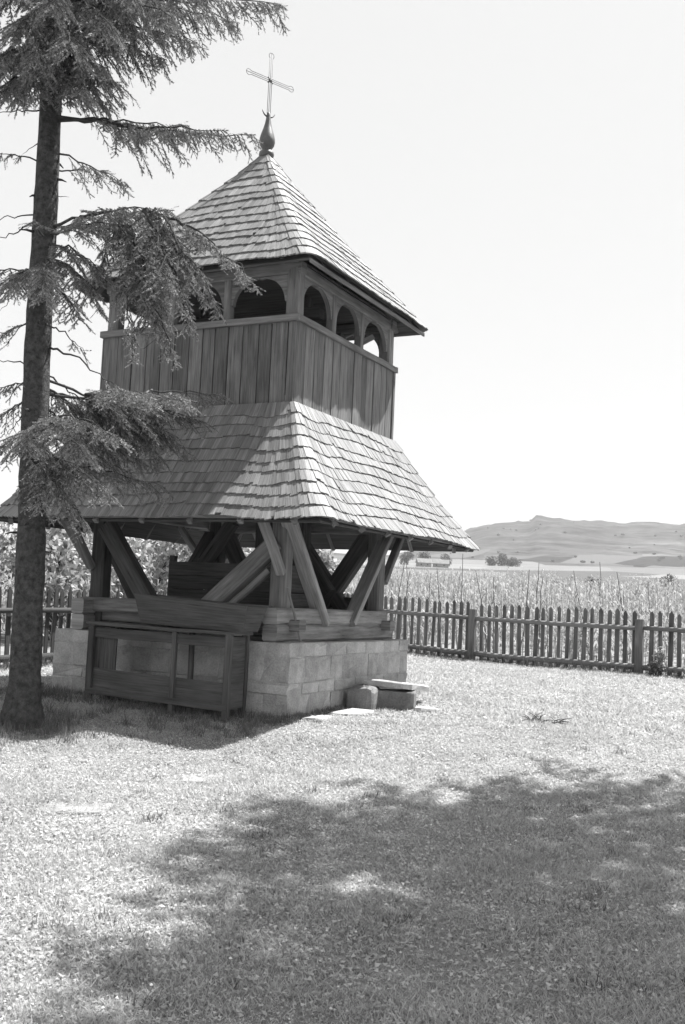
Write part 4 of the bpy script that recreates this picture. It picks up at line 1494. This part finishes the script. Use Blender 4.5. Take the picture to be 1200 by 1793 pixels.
# scrub on the hillside
r_h = np.random.default_rng(9)
proto = None
spots = [(.167, 960), (.165, 1180), (.19, 1330), (.203, 920), (.232, 900), (.241, 905), (.282, 1060), (.30, 1050), (.309, 1000), (.325, 1020), (.30, 1160), (.214, 1250), (.15, 1240), (.14, 1380), (.181, 1492), (.1835, 1492)]
for k in range(34):
    spots.append((r_h.uniform(.06, .40), r_h.uniform(960, 1470)))
for u, d in spots:
    z = float(hill_z(np.array([u]), np.array([float(d)]))[0])
    x, y = cam_xy(u * d, d)
    if proto is None:
        root = empty('hillside_shrub', (x, y, z))
        cs = [(0, 0, 2.0), (1.4, .3, 1.6), (-1.2, .5, 1.5), (.2, -1.1, 1.7)]
        link('crown', quad_mesh('crown', leaf_cloud(cs, [1.9, 1.4, 1.3, 1.3], 260, .5, 3), 'dark_bush'), root)['kind'] = 'stuff'
        mb = MB()
        mb.ring_tube([(0, 0, -.6), (0, 0, 2)], [.25, .1], 5)
        mb.build('trunk', 'twig', root)
        proto = root
    else:
        root = proto.copy()
        col.objects.link(root)
        for ch in proto.children:
            c = ch.copy()
            col.objects.link(c)
            c.parent = root
        root.location = (x, y, z)
        root.rotation_euler = (0, 0, r_h.uniform(0, 6))
    sc_ = r_h.uniform(.35, .9)
    root.scale = (sc_ * 1.2, sc_ * 1.2, sc_)
    setp(root, 'small dark shrub dotted on the bare hillside', 'shrub', 'scrub on the hillside')
# low farm buildings in the fields
def farm(lat, d, w, dp, h, rh, rz, label):
    x, y = cam_xy(lat, d)
    t = empty('farm_building', (x, y, G(x, y)), YAW + rz)
    setp(t, label, 'building', 'farm buildings in the fields')
    mb = MB(); mb.box(Matrix.Translation((-w / 2, 0, -.5)), w, dp, h + .5); mb.build('wall', 'plaster', t)
    mb = MB()
    o = .35
    v = [(-w / 2 - o, -dp / 2 - o, h - .1), (w / 2 + o, -dp / 2 - o, h - .1), (w / 2 + o, dp / 2 + o, h - .1), (-w / 2 - o, dp / 2 + o, h - .1), (-w / 2 - o, 0, h + rh), (w / 2 + o, 0, h + rh)]
    link('roof', mesh_from('roof', v, [(0, 1, 5, 4), (2, 3, 4, 5), (1, 2, 5), (3, 0, 4), (3, 2, 1, 0)], 'farm_roof'), t)
    for k in (-.28, .2):
        mb = MB(); mb.box(Matrix.Translation((w * k - .3, -dp / 2 - .02, h * .35)), .6, .06, h * .35); mb.build('window', 'glass_dark', t)
farm(37.5, 470, 6.0, 5.0, 1.9, 1.9, .15, 'pale low farm building with its gable left, seen under the roof corner')
farm(45.5, 474, 7.0, 5.0, 1.8, 1.9, -.05, 'longer pale farm building right of its neighbour among the fields')

# weeds on the lawn
def weed_plant(x, y, h, w, n, seed, label, mat='weed', size=.035):
    return leafy('weed_plant', x, y, h, w, n, size, mat, seed, label, 'weed', stems=6)
weed_plant(5.05, 10.05, .75, .42, 420, 201, 'leafy weed with pale top growing at the fence post on the right', 'bush')
weed_plant(5.75, 10.0, .35, .40, 260, 202, 'low round weed at the foot of the fence, right of the taller weed', 'bush')
weed_plant(5.0, 9.75, .40, .35, 260, 203, 'dark bushy weed in front of the leafy weed at the fence', 'dark_bush')
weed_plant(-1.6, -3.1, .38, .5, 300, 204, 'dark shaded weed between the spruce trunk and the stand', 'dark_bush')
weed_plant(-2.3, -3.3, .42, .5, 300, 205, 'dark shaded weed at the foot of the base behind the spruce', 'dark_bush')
def twig_heap(x, y, seed, label):
    r = random.Random(seed)
    mb = MB()
    for k in range(26):
        a = r.uniform(0, 6.28)
        l = r.uniform(.12, .34)
        p0 = Vector((r.uniform(-.22, .22), r.uniform(-.12, .12), r.uniform(.005, .04)))
        p1 = p0 + Vector((math.cos(a) * l, math.sin(a) * l, r.uniform(-.02, .10)))
        mb.ring_tube([p0, p0.lerp(p1, .5) + Vector((0, 0, .015)), p1], [.008, .006, .003], 4)
    o = mb.build('twig_heap', 'twig', None, Matrix.Translation((x, y, G(x, y))))
    setp(o, label, 'twigs')
twig_heap(5.15, .1, 4, 'small heap of dark dry twigs lying on the lawn')

# ---------------------------------------------------------------- crop beyond the fence
def crop():
    r = np.random.default_rng(5)
    n = 11000
    lat = r.uniform(-1, 1, n)
    d = np.sqrt(r.uniform(25.0 ** 2, 66.0 ** 2, n))
    x = CAM[0] + FH[0] * d + RH[0] * lat * d * .45
    y = CAM[1] + FH[1] * d + RH[1] * lat * d * .45
    fy = FA[1] + (x - FA[0]) * dirR[1] / dirR[0]
    ok = (y > fy + .8) | (x < -6.2)
    x, y, d = x[ok], y[ok], d[ok]
    n = len(x)
    z = gz(x, y)
    h = r.uniform(.8, 1.95, n) * (1 + .25 * (vnoise(x / 3, y / 3, 9) - .5))
    base = np.stack([x, y, z], -1)
    quads = []
    lean = r.normal(0, .06, (n, 2))
    top = base + np.stack([lean[:, 0] * h, lean[:, 1] * h, h], -1)
    w = .012
    s = np.array([RH[0], RH[1], 0]) * w
    s2 = np.array([FH[0], FH[1], 0]) * w
    quads.append(np.stack([base - s, base + s, top + s * .4, top - s * .4], 1))
    quads.append(np.stack([base - s2, base + s2, top + s2 * .4, top - s2 * .4], 1))
    for k in range(9):
        t = r.uniform(.12, 1.0, (n, 1))
        p = base + (top - base) * t
        a = r.uniform(0, 6.28, n)
        dr = np.stack([np.cos(a), np.sin(a), np.zeros(n)], -1)
        sd_ = np.stack([-np.sin(a), np.cos(a), np.zeros(n)], -1)
        l = r.uniform(.16, .46, (n, 1)) * (1.1 - .5 * t)
        ww = r.uniform(.012, .036, (n, 1))
        up_ = r.uniform(.3, 1.6, (n, 1))
        m1 = p + dr * l * .55 + np.array([0, 0, 1]) * l * up_ * .6
        e = p + dr * l + np.array([0, 0, 1]) * l * (up_ * .6 - .45)
        quads.append(np.stack([p - sd_ * ww * .3, p + sd_ * ww * .3, m1 + sd_ * ww, m1 - sd_ * ww], 1))
        quads.append(np.stack([m1 - sd_ * ww, m1 + sd_ * ww, e + sd_ * ww * .15, e - sd_ * ww * .15], 1))
    o = link('crop_plants', quad_mesh('crop_plants', np.concatenate(quads), 'crop'))
    setp(o, 'pale leafy crop growing in the field beyond the fence', 'crop', kind='stuff')
crop()

# ---------------------------------------------------------------- bean poles in the crop
_POLES = [(1.34, 27.34, 0.27, 2.87), (1.57, 27.95, 0.2, 2.52), (2.1, 30.21, -0.13, 3.01), (2.47, 29.33, 0.06, 2.55), (2.72, 27.38, -0.12, 2.62), (3.41, 28.73, -0.05, 3.09), (4.19, 28.92, -0.3, 2.65), (4.79, 27.64, 0.17, 2.69), (5.6, 29.94, 0.07, 3.0), (5.25, 27.45, 0.05, 2.52), (7.21, 28.56, -0.09, 3.02), (8.07, 29.07, -0.27, 2.79), (7.85, 28.72, -0.05, 2.27), (8.9, 29.35, -0.19, 2.59), (7.2, 29.95, -0.36, 2.81), (6.99, 30.83, -0.03, 2.34), (4.2, 28.14, -0.05, 2.48), (9.86, 29.59, 0.08, 2.94)]
_POLES.sort(key=lambda q: (q[0] + q[2]) / q[1])
_ORD = 'first second third fourth fifth sixth seventh eighth ninth tenth eleventh twelfth thirteenth fourteenth fifteenth sixteenth seventeenth eighteenth'.split()
POLE_LABEL = [('tall ' if q[3] > 2.85 else 'short ' if q[3] < 2.5 else 'thin ') + ('leaning ' if abs(q[2]) > .15 else 'upright ') +
              'bean pole in the crop, %s along the fence from the tower' % _ORD[i] for i, q in enumerate(_POLES)]
for k, (lat, d, dl, h) in enumerate(_POLES):
    x, y = cam_xy(lat, d)
    z = G(x, y)
    tx, ty = cam_xy(lat + dl, d)
    mb = MB()
    p0, p1 = Vector((0, 0, -.1)), Vector((tx - x + dl * .4 * RH[0], ty - y + dl * .4 * RH[1], h - z))
    pts = [p0.lerp(p1, i / 6) + Vector((random.uniform(-.03, .03), random.uniform(-.03, .03), 0)) for i in range(7)]
    mb.ring_tube(pts, [.018 - .0017 * i for i in range(7)], 5)
    mb.ring_tube([pts[4], pts[4] + Vector((random.uniform(-.12, .12), random.uniform(-.1, .1), .16))], [.009, .004], 4)
    o = mb.build('bean_pole', 'pole', None, Matrix.Translation((x, y, z)))
    setp(o, POLE_LABEL[k], 'pole', 'bean poles in the crop')

# ---------------------------------------------------------------- lawn
def lawn():
    r = np.random.default_rng(21)
    def scatter(d0, d1, dens, latk):
        n = int((d1 ** 2 - d0 ** 2) * latk * dens)
        d = np.sqrt(r.uniform(d0 ** 2, d1 ** 2, n))
        lat = r.uniform(-latk, latk, n) * d
        x = CAM[0] + FH[0] * d + RH[0] * lat
        y = CAM[1] + FH[1] * d + RH[1] * lat
        return x, y
    tris = []
    def inside(x, y):
        ok = ~((np.abs(x) < 2.10) & (np.abs(y) < 2.10))
        fy = FA[1] + (x - FA[0]) * dirR[1] / dirR[0]
        ok &= (y < fy + .5) & (x > -5.6)
        return ok
    for d0, d1, dens, h, w in ((2.6, 5.5, 8500, .042, .0048), (5.5, 9, 6500, .036, .006), (9, 15, 3700, .038, .0065), (15, 30, 1000, .05, .011)):
        x, y = scatter(d0, d1, dens, .46)
        patch = vnoise(x * .55, y * .55, 33) * .35 + vnoise(x * 1.6, y * 1.6, 31) * .35 + vnoise(x * 5.3, y * 5.3, 32) * .3
        ok = inside(x, y) & (r.random(len(x)) < .35 + patch)
        x, y, patch = x[ok], y[ok], patch[ok]
        n = len(x)
        z = gz(x, y)
        a = r.uniform(0, 6.28, n)
        b = r.uniform(0, 6.28, n)
        hh = h * r.uniform(.4, 1.5, n) * (.35 + 1.4 * patch ** 1.5)
        ln = r.uniform(.3, 1.6, n) * hh
        base = np.stack([x, y, z - .004], -1)
        sd_ = np.stack([np.cos(a), np.sin(a), np.zeros(n)], -1) * (w * r.uniform(.6, 1.4, n))[:, None]
        tip = base + np.stack([np.cos(b) * ln, np.sin(b) * ln, hh], -1)
        tris.append(np.stack([base - sd_, base + sd_, tip], 1))
        # low broad leaves (clover, plantain)
        m = n // 4
        ii = r.choice(n, m, replace=False)
        c = np.stack([x[ii], y[ii], z[ii] + r.uniform(.008, .028, m)], -1)
        s = (w * 1.8 * r.uniform(.5, 1.7, m))[:, None]
        nn = unit_rows(np.stack([r.normal(0, .35, m), r.normal(0, .35, m), np.ones(m)], -1))
        e1 = unit_rows(np.cross(nn, r.normal(size=(m, 3))))
        e2 = np.cross(nn, e1)
        tris.append(np.stack([c - e1 * s, c + e1 * s * .6 + e2 * s, c + e1 * s * .6 - e2 * s], 1))
    V = np.concatenate(tris)
    o = link('grass', tri_mesh('grass', V, 'grass'))
    setp(o, 'short dry sunlit lawn grass with clover', 'grass', kind='stuff')
    # tall tufts along the fence, the base and in the shade by the spruce
    tris = []
    spots = []
    for t in np.linspace(3.0, 17.5, 240):
        p = np.array(FA) + dirR * t + inw * r.uniform(-.1, .35)
        spots.append((p[0], p[1], r.uniform(.08, .34)))
    for t in np.linspace(-6, 8, 90):
        spots.append((-5.1 + r.uniform(-.1, .4), t, r.uniform(.1, .3)))
    for k in range(330):
        spots.append((r.uniform(-2.6, 2.3), -2.12 - abs(r.normal(.45, .5)), r.uniform(.05, .18)))
    for k in range(120):
        spots.append((2.14 + abs(r.normal(0, .12)), r.uniform(-2.1, 2.1), r.uniform(.04, .11)))
    for k in range(130):
        spots.append((TX + r.normal(0, .45), TY + r.normal(0, .45), r.uniform(.06, .2)))
    tx_, ty_ = scatter(3.0, 17, 2.2, .45)
    for x, y in zip(tx_, ty_):
        if inside(np.array([x]), np.array([y]))[0]:
            spots.append((x, y, r.uniform(.03, .085)))
    for x, y, h in spots:
        if abs(x) < 2.12 and abs(y) < 2.12:
            continue
        n = 26
        a = r.uniform(0, 6.28, n)
        b = r.uniform(0, 6.28, n)
        px, py = x + r.normal(0, .05, n), y + r.normal(0, .05, n)
        base = np.stack([px, py, gz(px, py) - .01], -1)
        hh = h * r.uniform(.5, 1.3, n)
        ln = r.uniform(.1, .7, n) * hh
        sd_ = np.stack([np.cos(a), np.sin(a), np.zeros(n)], -1) * r.uniform(.003, .008, n)[:, None]
        tip = base + np.stack([np.cos(b) * ln, np.sin(b) * ln, hh], -1)
        tris.append(np.stack([base - sd_, base + sd_, tip], 1))
    o = link('long_grass', tri_mesh('long_grass', np.concatenate(tris), 'weed'))
    setp(o, 'longer tufts of grass left standing along the fence and the base', 'grass', kind='stuff')
    # white flower heads
    x, y = scatter(3.0, 14, 9, .45)
    ok = inside(x, y)
    x, y = x[ok], y[ok]
    m = len(x)
    c = np.stack([x, y, gz(x, y) + r.uniform(.012, .035, m)], -1)
    s = r.uniform(.006, .013, m)[:, None]
    ex, ey, ez = np.eye(3)
    q = []
    for k in range(4):
        a0, a1 = k * math.pi / 2, (k + 1) * math.pi / 2
        p0 = c + s * (ex * math.cos(a0) + ey * math.sin(a0))
        p1 = c + s * (ex * math.cos(a1) + ey * math.sin(a1))
        q.append(np.stack([p0, p1, c + s * ez * .8], 1))
        q.append(np.stack([p1, p0, c - s * ez * .6], 1))
    o = link('clover_flowers', tri_mesh('clover_flowers', np.concatenate(q), 'flower'))
    setp(o, 'tiny white clover heads dotted through the lawn', 'flowers', kind='stuff')
lawn()
# ---------------------------------------------------------------- summer haze
hm = bpy.data.materials.new('summer_haze')
hm.use_nodes = True
hm.node_tree.nodes.clear()
ho = hm.node_tree.nodes.new('ShaderNodeOutputMaterial')
pv = hm.node_tree.nodes.new('ShaderNodeVolumePrincipled')
pv.inputs['Color'].default_value = (.9, .9, .9, 1)
pv.inputs['Density'].default_value = 0.00022
hm.node_tree.links.new(pv.outputs[0], ho.inputs['Volume'])
MAT['haze'] = hm
mb = MB()
mb.box(Matrix.Translation((-4400 + CAM[0], CAM[1], -2.5)), 8800, 8800, 190)
setp(mb.build('haze', 'haze'), 'thin bright summer haze filling the air', 'haze', kind='stuff')
